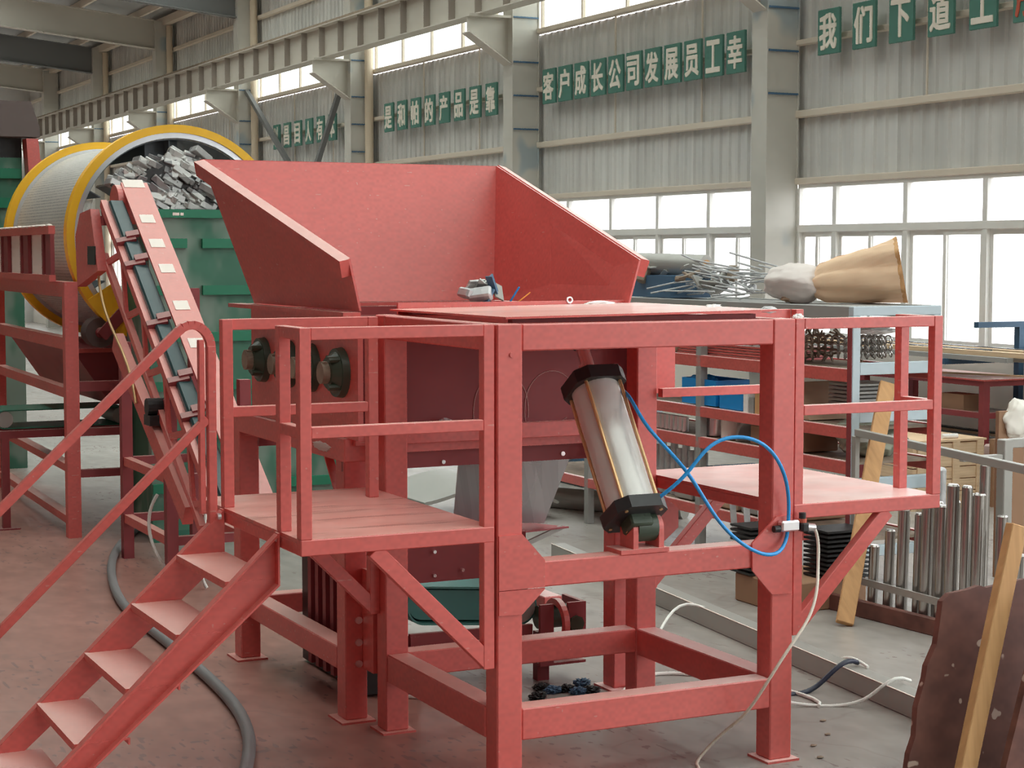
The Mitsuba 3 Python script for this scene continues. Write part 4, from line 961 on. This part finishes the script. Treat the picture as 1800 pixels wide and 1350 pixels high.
# green machine at the far left
fm = thing('green_machine', 'green ribbed machine with a brown hood behind the drum at the left edge', 'machine')
part(fm, 'body', B(1.6, 4.28, 22.2, 25.0, 0, 3.74), 'mat_green')
for z in (3.55, 3.2, 2.85, 2.45):
    part(fm, 'rib', B(1.6, 4.26, 22.14, 22.2, z - 0.06, z + 0.06), 'mat_green_bright')
part(fm, 'hood', M().prism([(1.5, 3.98), (4.46, 3.98), (4.46, 4.1), (4.36, 4.40), (1.5, 4.40)], 'xz', 22.0, 25.1), 'mat_hood_brown')
part(fm, 'hood_gap', B(1.6, 4.30, 22.3, 24.9, 3.74, 3.98), 'mat_black')
part(fm, 'bracket', M().prism([(4.30, 3.96), (4.44, 3.96), (4.46, 3.72), (4.54, 3.66), (4.5, 3.52), (4.33, 3.40)], 'xz', 22.0, 22.25), 'mat_red')

# thick hose on the floor at the left
solo('floor_hose', M().tube([(4.4, 17.0, 0.036), (3.996, 16.15, 0.036), (3.64, 15.2, 0.036), (3.30, 13.8, 0.036), (3.18, 13.0, 0.036), (3.13, 11.8, 0.036), (3.09, 10.7, 0.036), (3.02, 9.8, 0.036), (2.81, 8.87, 0.036), (2.6, 8.3, 0.036), (2.42, 7.6, 0.036), (2.2, 6.6, 0.036)], 0.035, n=12), 'mat_hose_grey', 'thick grey rubber hose winding over the red dusty floor', 'hose', smooth=True)

# ---------------------------------------------------------------- storage rack on the right (x 8.22..9.05, from y 11.04 away)
rk = thing('storage_rack', 'long shelving rack with blue-grey end frame and dark red shelf beams, behind the right platform', 'rack')
RX0, RX1, RY0, RY1 = 8.22, 9.05, 11.04, 16.6
for x in (RX0, RX1 - 0.07):
    part(rk, 'end_upright', B(x, x + 0.07, RY0, RY0 + 0.07, 0, 2.13, b=0.004), 'mat_rack_blue')
    for y in (13.18, 15.2, 16.5):
        part(rk, 'upright', B(x, x + 0.07, y, y + 0.08, 0, 2.13, b=0.004), 'mat_rack_grey' if x < 8.5 else 'mat_rack_blue')
part(rk, 'inner_upright', B(RX0 - 0.006, RX0, RY0 + 0.01, RY0 + 0.06, 0, 2.12), 'mat_red_dark')
for z0, z1 in ((2.13, 2.20), (1.685, 1.775), (1.325, 1.41), (0.80, 0.90), (0.30, 0.38)):
    part(rk, 'end_beam', B(RX0 + 0.07 if z0 < 2 else RX0, RX1 - 0.07 if z0 < 2 else RX1, RY0, RY0 + 0.06, z0, z1, b=0.004), 'mat_rack_blue')
for x in (RX0, RX1 - 0.06):
    part(rk, 'top_beam', B(x, x + 0.06, RY0 + 0.06, RY1, 2.10, 2.20, b=0.004), 'mat_rack_grey')
    for z0, z1 in ((1.63, 1.73), (1.20, 1.29), (0.93, 1.03), (0.35, 0.44)):
        part(rk, 'shelf_beam', B(x, x + 0.05, RY0 + 0.07, RY1, z0, z1, b=0.004), 'mat_red')
for z in (2.17, 1.70, 1.26, 1.00, 0.41):
    part(rk, 'shelf_board', B(RX0 + 0.05, RX1 - 0.05, RY0 + 0.06, RY1, z, z + 0.02), 'mat_rust' if z < 2 else 'mat_rack_grey')
TOPZ = 2.20
# sacks on the top shelf
def sack(profile, c, axis, seed, squash=1.0):
    """Lathed sack along axis (unit vector) from c: list of (t, r)."""
    a = np.array(axis, float); a /= np.linalg.norm(a)
    u = np.cross(a, [0, 0, 1.0]); u /= np.linalg.norm(u); w = np.cross(u, a)
    n, m = 48, len(profile); tt = np.arange(n) * 2 * np.pi / n
    rg = np.random.default_rng(seed)
    V = []
    for t, r in profile:
        k = 1 + 0.10 * np.sin(5 * tt + 6 * t) + 0.06 * np.sin(11 * tt + 9 * t + seed)
        V.append(np.array(c) + a * t + (r * k * np.cos(tt))[:, None] * u + (r * k * squash * np.sin(tt))[:, None] * w)
    v = np.vstack(V); f = [[i * n + k, i * n + (k + 1) % n, (i + 1) * n + (k + 1) % n, (i + 1) * n + k] for i in range(m - 1) for k in range(n)]
    v[:, 2] = np.maximum(v[:, 2], TOPZ + 0.002)
    return M().add(v, f)
bs = thing('woven_sack', 'open brown woven sack tipped on its side on top of the rack', 'sack')
prof = [(0, 0.02), (0.02, 0.10), (0.10, 0.155), (0.25, 0.19), (0.45, 0.225), (0.60, 0.25), (0.72, 0.265)]
part(bs, 'body', sack(prof, (8.62, 12.15, 2.335), (0.70, -0.55, 0.16), 2, 0.95), 'mat_bag', smooth=True)
part(bs, 'hem', sack([(0.70, 0.262), (0.73, 0.272), (0.735, 0.262), (0.71, 0.25)], (8.62, 12.15, 2.335), (0.70, -0.55, 0.16), 2, 0.95), 'mat_wood', smooth=True)
part(bs, 'torn_flap', M().blob((8.57, 12.30, 2.25), (0.13, 0.10, 0.055), 5, 0.5, 4, 3), 'mat_cardboard', smooth=True)
part(bs, 'printed_mark', M().obox((8.76, 11.80, 2.37), np.eye(3), (0.02, 0.006, 0.018)), 'mat_sign_red')
solo('plastic_sack', M().blob((8.60, 12.34, 2.355), (0.24, 0.30, 0.165), 9, 0.16, 1.8, 4), 'mat_plastic_bag', 'full pale plastic sack lying on top of the rack beside the brown sack', 'sack', smooth=True)
rw = random.Random(4)
wire = M()
for k in range(70):
    y0 = 12.55 + 1.35 * rw.random(); z0 = 2.23 + 0.26 * rw.random(); L0 = 0.25 + 0.5 * rw.random()
    a = rw.uniform(-0.5, 0.5)
    x0 = 8.35 + 0.5 * rw.random()
    wire.cyl((x0, y0, z0), (x0 + rw.uniform(-.15, .15), y0 + L0 * math.cos(a), max(2.21, z0 + L0 * math.sin(a) * 0.4)), 0.008, n=6)
solo('wire_tangle', wire, 'mat_galv', 'tangle of pale bent wires lying on top of the rack in front of the window', 'wire', kind='stuff')
for k in range(30):
    f = rw.random(); y = 13.3 + 1.6 * f; hgt = 0.06 + 0.24 * math.sin(min(1, f * 1.3) * 2.2) * rw.random()
    solo('steel_bracket', scrap_piece((8.36 + 0.5 * rw.random(), y, 2.22 + hgt), 0.05 + 0.05 * rw.random(), k, rw), ['mat_tube_steel', 'mat_scrap', 'mat_rust'][k % 3], 'grey steel bracket in the heap on the rack top right of the hopper', 'scrap', 'brackets heaped on the rack top')
rolls = thing('metal_roll', 'rolled dark metal drum lying on top of the rack behind the hopper corner', 'roll')
part(rolls, 'roll', M().cyl((8.4, 14.7, 2.50), (8.75, 13.95, 2.48), 0.105, n=24), 'mat_tube_steel', smooth=40)
part(rolls, 'core', M().cyl((8.748, 13.952, 2.48), (8.753, 13.94, 2.48), 0.06, n=20), 'mat_wood')
part(rolls, 'cradle', M().box(8.38, 8.80, 13.95, 14.7, 2.20, 2.40), 'mat_steel_blue')
# shelf contents
for i, (x, y, s) in enumerate(((8.62, 11.42, 0.19), (8.84, 11.55, 0.15), (8.5, 11.8, 0.17))):
    b = M()
    for k in range(9):
        tt = np.linspace(0, 2 * math.pi * 5, 70); rr0 = 0.030
        yy0 = y + 0.22 * (k % 3) * 0.4; zz = 1.775 + 0.035 + 0.055 * (k // 3); xx = x - s + s * 2 * 0.0
        b.tube([(x - s * 0.95 + 1.9 * s * u / (2 * math.pi * 5), yy0 + rr0 * math.cos(u), zz + rr0 * math.sin(u)) for u in tt], 0.006, n=5, sub=1)
    solo('coil_spring_bundle', b, ['mat_tube_steel', 'mat_shaft', 'mat_rust'][i], ['bundle of shiny coil springs on the upper rack shelf at the end frame', 'bundle of bright coil springs at the right end of the upper rack shelf', 'bundle of rusty coil springs behind the others on the upper rack shelf'][i], 'springs', kind='stuff')
nt = M()
for k in range(120):
    c = (8.30 + 0.65 * rw.random(), 11.95 + 0.85 * rw.random(), 1.75 + 0.26 * rw.random() ** 1.5)
    R = trimesh.transformations.euler_matrix(rw.uniform(-1, 1), rw.uniform(-1, 1), rw.uniform(0, 3))[:3, :3]
    nt.obox(c, R, (0.055, 0.008, 0.006))
solo('metal_turnings', nt, 'mat_rust', 'brown heap of metal turnings on the upper rack shelf', 'metal turnings', kind='stuff')
solo('foam_pad', M().blob((8.75, 11.5, 1.995), (0.2, 0.14, 0.03), 6, 0.3, 4, 3), 'mat_white_paper', 'white foam pad on top of the coil springs', 'pad', smooth=True)
for k in range(6):
    solo('grey_tray', B(8.42, 8.80, 11.30, 11.62, 1.425 + 0.030 * k, 1.448 + 0.030 * k, b=0.006), 'mat_tube_steel' if k % 2 else 'mat_rack_grey', f'grey steel tray, {NTH[k]} from the bottom of the tray stack on the rack', 'tray')
solo('cardboard_wedge', M().prism([(11.7, 1.29), (12.3, 1.29), (12.2, 1.55), (11.9, 1.58)], 'yz', 8.3, 8.7), 'mat_cardboard', 'crumpled brown carton on the middle rack shelf', 'carton')
bx = thing('blue_box', 'open bright blue plastic box on the rack shelf behind the frame', 'box')
part(bx, 'body', M().box(8.26, 8.60, 13.0, 13.55, 1.30, 1.325).box(8.26, 8.275, 13.0, 13.55, 1.325, 1.52).box(8.585, 8.60, 13.0, 13.55, 1.325, 1.52).box(8.275, 8.585, 13.0, 13.015, 1.325, 1.52).box(8.275, 8.585, 13.535, 13.55, 1.325, 1.52), 'mat_blue')
part(bx, 'plastic_liner', M().blob((8.36, 13.35, 1.50), (0.09, 0.16, 0.055), 2, 0.4, 5, 3), 'mat_blue', smooth=True)
solo('flat_box', B(8.26, 8.5, 12.60, 12.95, 1.29, 1.45, b=0.01), 'mat_blue', 'flat blue box right of the open blue box', 'box')
for k in range(8):
    solo('shelf_block', B(8.25, 8.42, 11.9 + 0.085 * k, 11.965 + 0.085 * k, 1.29, 1.42 + 0.03 * (k % 3)), ['mat_cardboard', 'mat_wood', 'mat_rack_grey', 'mat_white_paper'][k % 4], f'upright block, {NTH[k]} from the right in the row beside the blue boxes', 'block')
for k in range(5):
    solo('red_plate', B(8.3 + 0.01 * k, 8.95, 12.3, 13.7, 1.722 + 0.022 * k, 1.738 + 0.022 * k), 'mat_red', f'flat red steel plate, {NTH[k]} from the bottom of the stack on the rack shelf', 'plate')
pot = thing('steel_pot', 'shiny steel canister on the lower rack shelf', 'canister')
part(pot, 'body', M().cyl((8.45, 13.30, 1.03), (8.45, 13.30, 1.21), 0.16, n=32), 'mat_chrome', smooth=40)
part(pot, 'lid', M().cyl((8.45, 13.30, 1.21), (8.45, 13.30, 1.222), 0.165, n=32), 'mat_worn_white', smooth=40)
solo('steel_pot', M().cyl((8.40, 12.93, 1.03), (8.40, 12.93, 1.20), 0.11, n=28), 'mat_worn_white', 'white cylinder right beside the shiny steel canister', 'canister', smooth=40)
solo('curved_guard', M().ring((8.40, 12.55, 1.03), 'x', 0.17, 0.20, 0.20, n=20, a0=0, a1=180), 'mat_rack_grey', 'dark half-round guard on the lower rack shelf', 'guard')
for k in range(7):
    solo('chrome_bush', M().cyl((8.34, 13.62 + 0.075 * k, 1.03), (8.34, 13.62 + 0.075 * k, 1.16), 0.032, n=14), 'mat_chrome', 'small chrome bush standing in the row on the lower rack shelf', 'bush', 'chrome bushes on the lower shelf', smooth=40)
for k in range(9):
    solo('short_pipe', M().cyl((8.40, 13.4 + 0.10 * k, 0.44), (8.40, 13.4 + 0.10 * k, 0.86 + 0.04 * (k % 2)), 0.035, n=14), 'mat_galv', 'short grey pipe standing on the bottom rack shelf', 'pipe', 'short pipes on the bottom shelf', smooth=40)
for k in range(5):
    solo('shelf_crate', B(8.30, 8.9, 12.0 + 0.36 * k, 12.3 + 0.36 * k, 0.44, 0.70 + 0.05 * (k % 2), b=0.01), ['mat_brown_box', 'mat_rack_grey', 'mat_cardboard', 'mat_steel_blue', 'mat_tube_steel'][k], f'dark box, {NTH[k]} from the right on the bottom rack shelf', 'box')
solo('olive_bag', M().blob((8.66, 11.40, 1.18), (0.30, 0.22, 0.155), 12, 0.3, 3, 4), 'mat_olive_bag', 'crumpled olive plastic bag on the rack behind the wooden plank', 'bag', smooth=True)
solo('brown_carton', B(8.28, 8.62, 11.75, 12.5, 1.03, 1.19, b=0.008), 'mat_brown_box', 'long brown carton on the lower rack shelf at the left of the olive bag', 'carton')
solo('paper_sheet', M().slab([(8.24, 11.9, 1.20), (8.24, 12.7, 1.22), (8.6, 12.6, 1.27), (8.6, 11.95, 1.24)], 0.008), 'mat_white_paper', 'white sheet draped over the long brown carton', 'sheet')
solo('wood_plank', M().beam((7.555, 10.20, 0.02), (8.50, 10.98, 1.62), 0.12, 0.05, up=(-0.3, -0.9, 0.6), b=0.004), 'mat_wood', 'tall light wooden plank leaning on the rack end frame', 'plank')
for k in range(11):
    solo('rubber_fin', B(7.78, 8.16, 10.72, 11.02, 0.22 + 0.034 * k, 0.236 + 0.034 * k), 'mat_black', f'flat black rubber plate, {NTH[k]} from the bottom of the stack beside the wooden plank', 'plate', 'black plates stacked beside the frame')
for k in range(11):
    solo('rubber_fin', B(7.38, 7.66, 11.12, 11.40, 0.22 + 0.034 * k, 0.236 + 0.034 * k), 'mat_black', f'flat black rubber plate, {NTH[k]} from the bottom of the stack behind the right frame post', 'plate', 'black plates stacked behind the frame post')
solo('pallet_block', B(7.40, 8.15, 10.74, 11.36, 0.0, 0.215, b=0.01), 'mat_brown_box', 'brown wooden pallet under the black rubber plates', 'pallet')
solo('white_pipe', M().cyl((7.35, 10.9, 0.75), (8.05, 11.0, 0.70), 0.03, n=14), 'mat_white_bag', 'pale round bar lying over the black plates', 'bar', smooth=40)
# more stock on the rack shelves
for k in range(5):
    y = 13.72 + 0.36 * k
    solo('parts_carton', B(8.28, 8.62, y, y + 0.30, 1.725, 1.86 + 0.05 * (k % 2), b=0.008), ['mat_cardboard', 'mat_olive_bag', 'mat_brown_box', 'mat_rack_grey', 'mat_cardboard_pink'][k], f'small carton, {NTH[k]} from the right behind the red plates on the upper rack shelf', 'carton')
for k in range(6):
    y = 14.45 + 0.17 * k
    solo('machined_block', M().box(8.27, 8.40, y, y + 0.11, 1.03, 1.10 + 0.03 * (k % 3), b=0.006), 'mat_chrome' if k % 2 else 'mat_tube_steel', f'machined steel block, {NTH[k]} from the right past the chrome bushes on the lower shelf', 'block')
for k in range(4):
    solo('angle_offcut', M().beam((8.05 + 0.02 * k, 11.75 + 0.22 * k, 0.03), (8.16, 11.95 + 0.22 * k, 0.62 + 0.05 * k), 0.05, 0.012), 'mat_galv', f'steel angle offcut, {NTH[k]} from the right leaning on the rack under the right platform', 'offcut')
# standing shafts
sh_list = [(7.97, 10.44, 0.50, .036), (8.0, 10.30, 0.63, .036), (8.0, 10.15, 0.80, .040), (8.03, 10.02, 0.78, .030), (8.0, 9.89, 0.87, .042), (8.02, 9.76, 0.87, .036), (8.0, 9.63, 1.03, .042), (8.03, 9.52, 1.03, .036), (8.18, 9.52, 1.17, .036), (8.0, 9.36, 1.0, .040), (8.02, 9.16, 0.88, .036), (8.0, 9.02, 0.72, .040),
           (8.18, 10.36, 0.72, .034), (8.18, 10.20, 0.66, .034), (8.2, 10.02, 0.85, .036), (8.2, 9.84, 0.88, .034), (8.2, 9.66, 0.95, .036), (8.2, 9.34, 0.70, .034), (8.22, 9.2, 0.6, .034), (8.2, 8.9, 0.68, .036)]
for i, (x, y, z, r) in enumerate(sh_list):
    m = M().cyl((x, y, 0.01), (x + 0.01, y - 0.01, z), r, n=20).cyl((x + 0.01, y - 0.01, z), (x + 0.0103, y - 0.0103, z + 0.012), r, r * 0.8, n=20)
    solo('steel_shaft', m, 'mat_shaft', (f'bare steel shaft, {NTH[i]} from the left in the front row right of the platform' if i < 12 else f'bare steel shaft, {NTH[i - 12]} from the left in the back row right of the platform'), 'shaft', 'standing steel shafts', smooth=40)
solo('flat_bar', bar((7.93, 10.62, 0.24), (7.93, 9.30, 0.235), 0.02, 0.05), 'mat_tube_steel', 'grey flat steel bar running low in front of the standing shafts', 'bar')
solo('foot_timber', M().beam((7.82, 11.0, 0.06), (7.93, 9.58, 0.06), 0.05, 0.12, b=0.006), 'mat_brown_plate', 'brown timber on the floor at the foot of the standing shafts', 'timber')
# barrier of grey tube
ba = thing('tube_barrier', 'grey square-tube barrier whose rail slopes over the standing shafts', 'barrier')
part(ba, 'top_rail', bar((8.205, 10.955, 1.265), (7.68, 8.35, 1.265), 0.045, 0.055, b=0.004), 'mat_tube_steel')
part(ba, 'post', B(8.17, 8.215, 10.93, 10.975, 0, 1.24, b=0.004), 'mat_tube_steel')
part(ba, 'post', B(8.36, 8.44, 9.52, 9.60, 0, 1.335, b=0.006), 'mat_tube_steel')
part(ba, 'cross_rail', B(8.44, 9.6, 9.53, 9.59, 1.275, 1.335, b=0.004), 'mat_tube_steel')
part(ba, 'cross_rail', B(8.02, 8.36, 9.53, 9.58, 1.20, 1.235, b=0.004), 'mat_tube_steel')
part(ba, 'post', B(7.60, 7.65, 8.30, 8.35, 0, 1.29, b=0.004), 'mat_tube_steel')
part(ba, 'cross_rail', B(8.215, 8.62, 10.935, 10.97, 1.19, 1.235, b=0.004), 'mat_tube_steel')
solo('round_post', M().cyl((8.95, 10.9, 0), (8.95, 10.9, 0.95), 0.045, n=18).cyl((8.95, 10.9, 0.95), (8.95, 10.9, 0.97), 0.045, 0.03, n=18), 'mat_galv', 'pale grey capped round tube standing behind the shafts', 'tube', smooth=40)
# wooden crate and boxes near the wall
cr = thing('wooden_crate', 'pale slatted wooden crate on the floor behind the standing shafts', 'crate')
for k in range(5):
    part(cr, 'slat', B(11.55, 12.44, 14.5, 14.52, 0.06 + 0.125 * k, 0.175 + 0.125 * k, b=0.003), 'mat_crate')
    part(cr, 'slat', B(12.44, 12.46, 14.52, 15.3, 0.06 + 0.125 * k, 0.175 + 0.125 * k, b=0.003), 'mat_crate')
    part(cr, 'slat', B(11.55, 11.57, 14.52, 15.3, 0.06 + 0.125 * k, 0.175 + 0.125 * k, b=0.003), 'mat_crate')
for x in (11.6, 12.05, 12.36):
    part(cr, 'batten', B(x, x + 0.09, 14.48, 14.50, 0.02, 0.69, b=0.003), 'mat_crate')
part(cr, 'lid', B(11.53, 12.48, 14.48, 15.32, 0.69, 0.71), 'mat_crate')
part(cr, 'base', B(11.55, 12.44, 14.5, 15.3, 0.0, 0.06), 'mat_crate')
solo('small_bottle', M().cyl((12.0, 14.6, 0.735), (12.18, 14.58, 0.735), 0.025, n=12), 'mat_white_paper', 'small white bottle lying on the wooden crate', 'bottle', smooth=40)
solo('leaning_board', B(12.50, 12.80, 14.40, 14.46, 0, 0.70), 'mat_brown_box', 'narrow brown board standing right of the wooden crate', 'board')
solo('cardboard_box', B(12.62, 13.10, 14.20, 14.7, 0.18, 0.62, b=0.02), 'mat_cardboard_pink', 'pinkish carton stacked on a brown one behind the barrier', 'carton')
solo('cardboard_box', B(12.62, 13.12, 14.18, 14.72, 0, 0.18, b=0.01), 'mat_cardboard', 'brown carton on the floor under the pinkish one', 'carton')
solo('cardboard_box', B(13.15, 13.55, 13.6, 14.1, 0, 0.60, b=0.02), 'mat_cardboard', 'brown carton at the right picture edge behind the barrier', 'carton')
solo('pink_fabric', M().blob((12.86, 14.45, 0.665), (0.26, 0.22, 0.06), 5, 0.3, 3, 3), 'mat_cardboard_pink', 'pinkish cloth heap on top of the pinkish carton behind the barrier', 'cloth', smooth=True)
# red steel table against the wall, blue rack with long profiles
tb = thing('red_table', 'dark red steel table frame standing against the plastered wall', 'table')
for x, y in ((12.75, 14.85), (13.45, 14.85), (12.75, 16.9), (13.45, 16.9)):
    part(tb, 'leg', B(x, x + 0.08, y, y + 0.08, 0, 1.20), 'mat_red_dark')
for z in (1.20, 0.86, 0.52):
    part(tb, 'end_rail', B(12.75, 13.53, 14.85, 14.93, z, z + 0.06), 'mat_red_dark')
    part(tb, 'side_rail', B(12.75, 12.83, 14.93, 16.9, z, z + 0.06), 'mat_red_dark')
part(tb, 'top', B(12.72, 13.56, 14.82, 17.0, 1.26, 1.275), 'mat_red')
part(tb, 'shelf', B(12.80, 13.45, 14.93, 16.9, 0.88, 0.90), 'mat_rack_grey')
solo('yellow_board', bar((12.6, 16.2, 1.30), (13.62, 14.45, 1.285), 0.05, 0.02), 'mat_crate', 'narrow yellow wooden lath lying across the red table', 'lath')
solo('red_carton', B(12.86, 13.1, 15.3, 15.7, 0.90, 1.08), 'mat_brown_box', 'reddish carton on the shelf of the red table', 'carton')
for k in range(5):
    solo('table_profile', M().beam((12.84 + 0.11 * k, 14.9, 0.60 + 0.012 * k), (12.84 + 0.11 * k, 16.8, 0.60 + 0.012 * k), 0.09, 0.03), ['mat_olive_bag', 'mat_steel_blue', 'mat_rack_grey', 'mat_crate', 'mat_black'][k], f'dark profile, {NTH[k]} from the left in the lower tray of the red table', 'profile')
br2 = thing('blue_rack', 'dark blue steel rack holding long profiles against the window wall', 'rack')
for y in (15.25, 18.2, 20.4):
    part(br2, 'upright', B(13.57, 13.64, y, y + 0.08, 0, 1.86), 'mat_blue_dark')
    part(br2, 'arm', B(12.55, 13.57, y, y + 0.07, 1.42, 1.48), 'mat_blue_dark')
    part(br2, 'top_arm', B(13.0, 13.57, y, y + 0.07, 1.80, 1.86), 'mat_blue_dark')
rp = random.Random(9)
for k in range(9):
    x = 12.6 + 0.095 * k; z = 1.48 + 0.05 * (k % 2)
    y0 = 13.6 + 1.6 * rp.random()
    solo('long_profile', B(x, x + 0.085, y0, 20.5, z, z + 0.05), ['mat_rack_grey', 'mat_crate', 'mat_tube_steel', 'mat_black'][k % 4], f'long straight profile, {NTH[k]} from the aisle on the blue rack', 'profile')
wb = thing('wrapped_bundle', 'brown panel with a white plastic bag hung over it at the right edge', 'panel')
part(wb, 'panel', M().beam((9.95, 11.25, 0.0), (9.95, 11.25, 1.34), 0.30, 0.04, up=(0, 1, 0)), 'mat_brown_box')
part(wb, 'bag', M().blob((10.0, 11.22, 1.27), (0.15, 0.065, 0.17), 3, 0.35, 2, 3), 'mat_white_bag', smooth=True)

# ---------------------------------------------------------------- steel tube on the floor, cables, foreground boards
sb = thing('steel_tube', 'long grey rectangular steel tube lying on the floor right of the frame', 'steel tube')
d = np.array([-0.42, -3.76, 0]); d /= np.linalg.norm(d); o = np.array([0.125 * -d[1], 0.125 * d[0], 0])
a0 = np.array([7.0, 13.6, 0.0]); a1 = a0 + d * 6.6
part(sb, 'tube', M().beam(a0 + o * 0.5 + [0, 0, 0.065], a1 + o * 0.5 + [0, 0, 0.065], 0.125, 0.13, b=0.006), 'mat_tube_steel')
part(sb, 'edge_strip', M().beam(a0 + [0, 0, 0.131], a1 + [0, 0, 0.131], 0.008, 0.004), 'mat_worn_white')
solo('black_cable', M().tube([(5.75, 8.9, 0.012), (6.02, 8.72, 0.012), (6.25, 8.72, 0.03), (6.40, 8.70, 0.142), (6.56, 8.72, 0.148)], 0.015, n=10), 'mat_cable_black', 'short black cable crossing the steel tube on the floor', 'cable', smooth=True)
solo('white_cable', M().tube([(5.3, 8.75, 0.010), (6.019, 8.45, 0.010), (6.20, 8.36, 0.012), (6.30, 8.30, 0.05), (6.40, 8.24, 0.142), (6.56, 8.22, 0.145)], 0.010, n=10), 'mat_cable_white', 'white cable from the frame foot over the near part of the steel tube', 'cable', smooth=True)
solo('white_cable', M().tube([(6.56, 8.62, 0.142), (6.60, 8.86, 0.145), (6.72, 9.25, 0.010), (6.62, 9.7, 0.010)], 0.010, n=10), 'mat_cable_white', 'short white cable curling off the steel tube beside the black cable', 'cable', smooth=True)
solo('white_cable', M().tube([(5.6, 10.4, 0.010), (6.3, 10.6, 0.012), (6.6, 10.75, 0.142), (6.9, 10.4, 0.012), (7.2, 10.3, 0.012)], 0.010, n=10), 'mat_cable_white', 'white cable crossing the far part of the steel tube behind the rear post', 'cable', smooth=True)
fb = thing('brown_board', 'chipped dark brown board leaning at the lower right corner', 'board')
part(fb, 'board', M().prism([(5.565, 0.0), (5.60, 0.14), (5.64, 0.22), (5.66, 0.36), (5.72, 0.50), (5.735, 0.56), (5.80, 0.66), (5.83, 0.78), (5.85, 0.87), (5.90, 0.905), (6.02, 0.915), (6.09, 0.93), (6.13, 0.915), (6.40, 0.94), (6.40, 0.0)], 'xz', 7.0, 7.04).rot([1, 0, 0], -6, [5.9, 7.0, 0]), 'mat_brown_plate')
solo('wood_plank', M().beam((5.745, 6.80, 0.0), (6.13, 6.88, 1.26), 0.055, 0.10, up=(1, 0, -0.3), b=0.004), 'mat_wood', 'orange-brown wooden plank standing at the lower right corner', 'plank')
solo('brown_board', M().prism([(5.86, 0.0), (6.14, 0.95), (6.60, 0.95), (6.60, 0.0)], 'xz', 6.66, 6.70), 'mat_brown_plate', 'reddish brown worn board right of the plank at the picture corner', 'board')
for i, (x, y) in enumerate(((5.75, 7.9), (5.55, 7.75), (6.9, 9.9), (6.55, 9.6), (5.9, 8.15), (7.0, 10.6), (5.45, 7.55))):
    solo('floor_chip', M().blob((x, y, 0.006), (0.02, 0.014, 0.006), i, 0.4, 5, 1), 'mat_rust', 'small dark chip on the grey floor right of the frame', 'chip', 'chips on the grey floor')
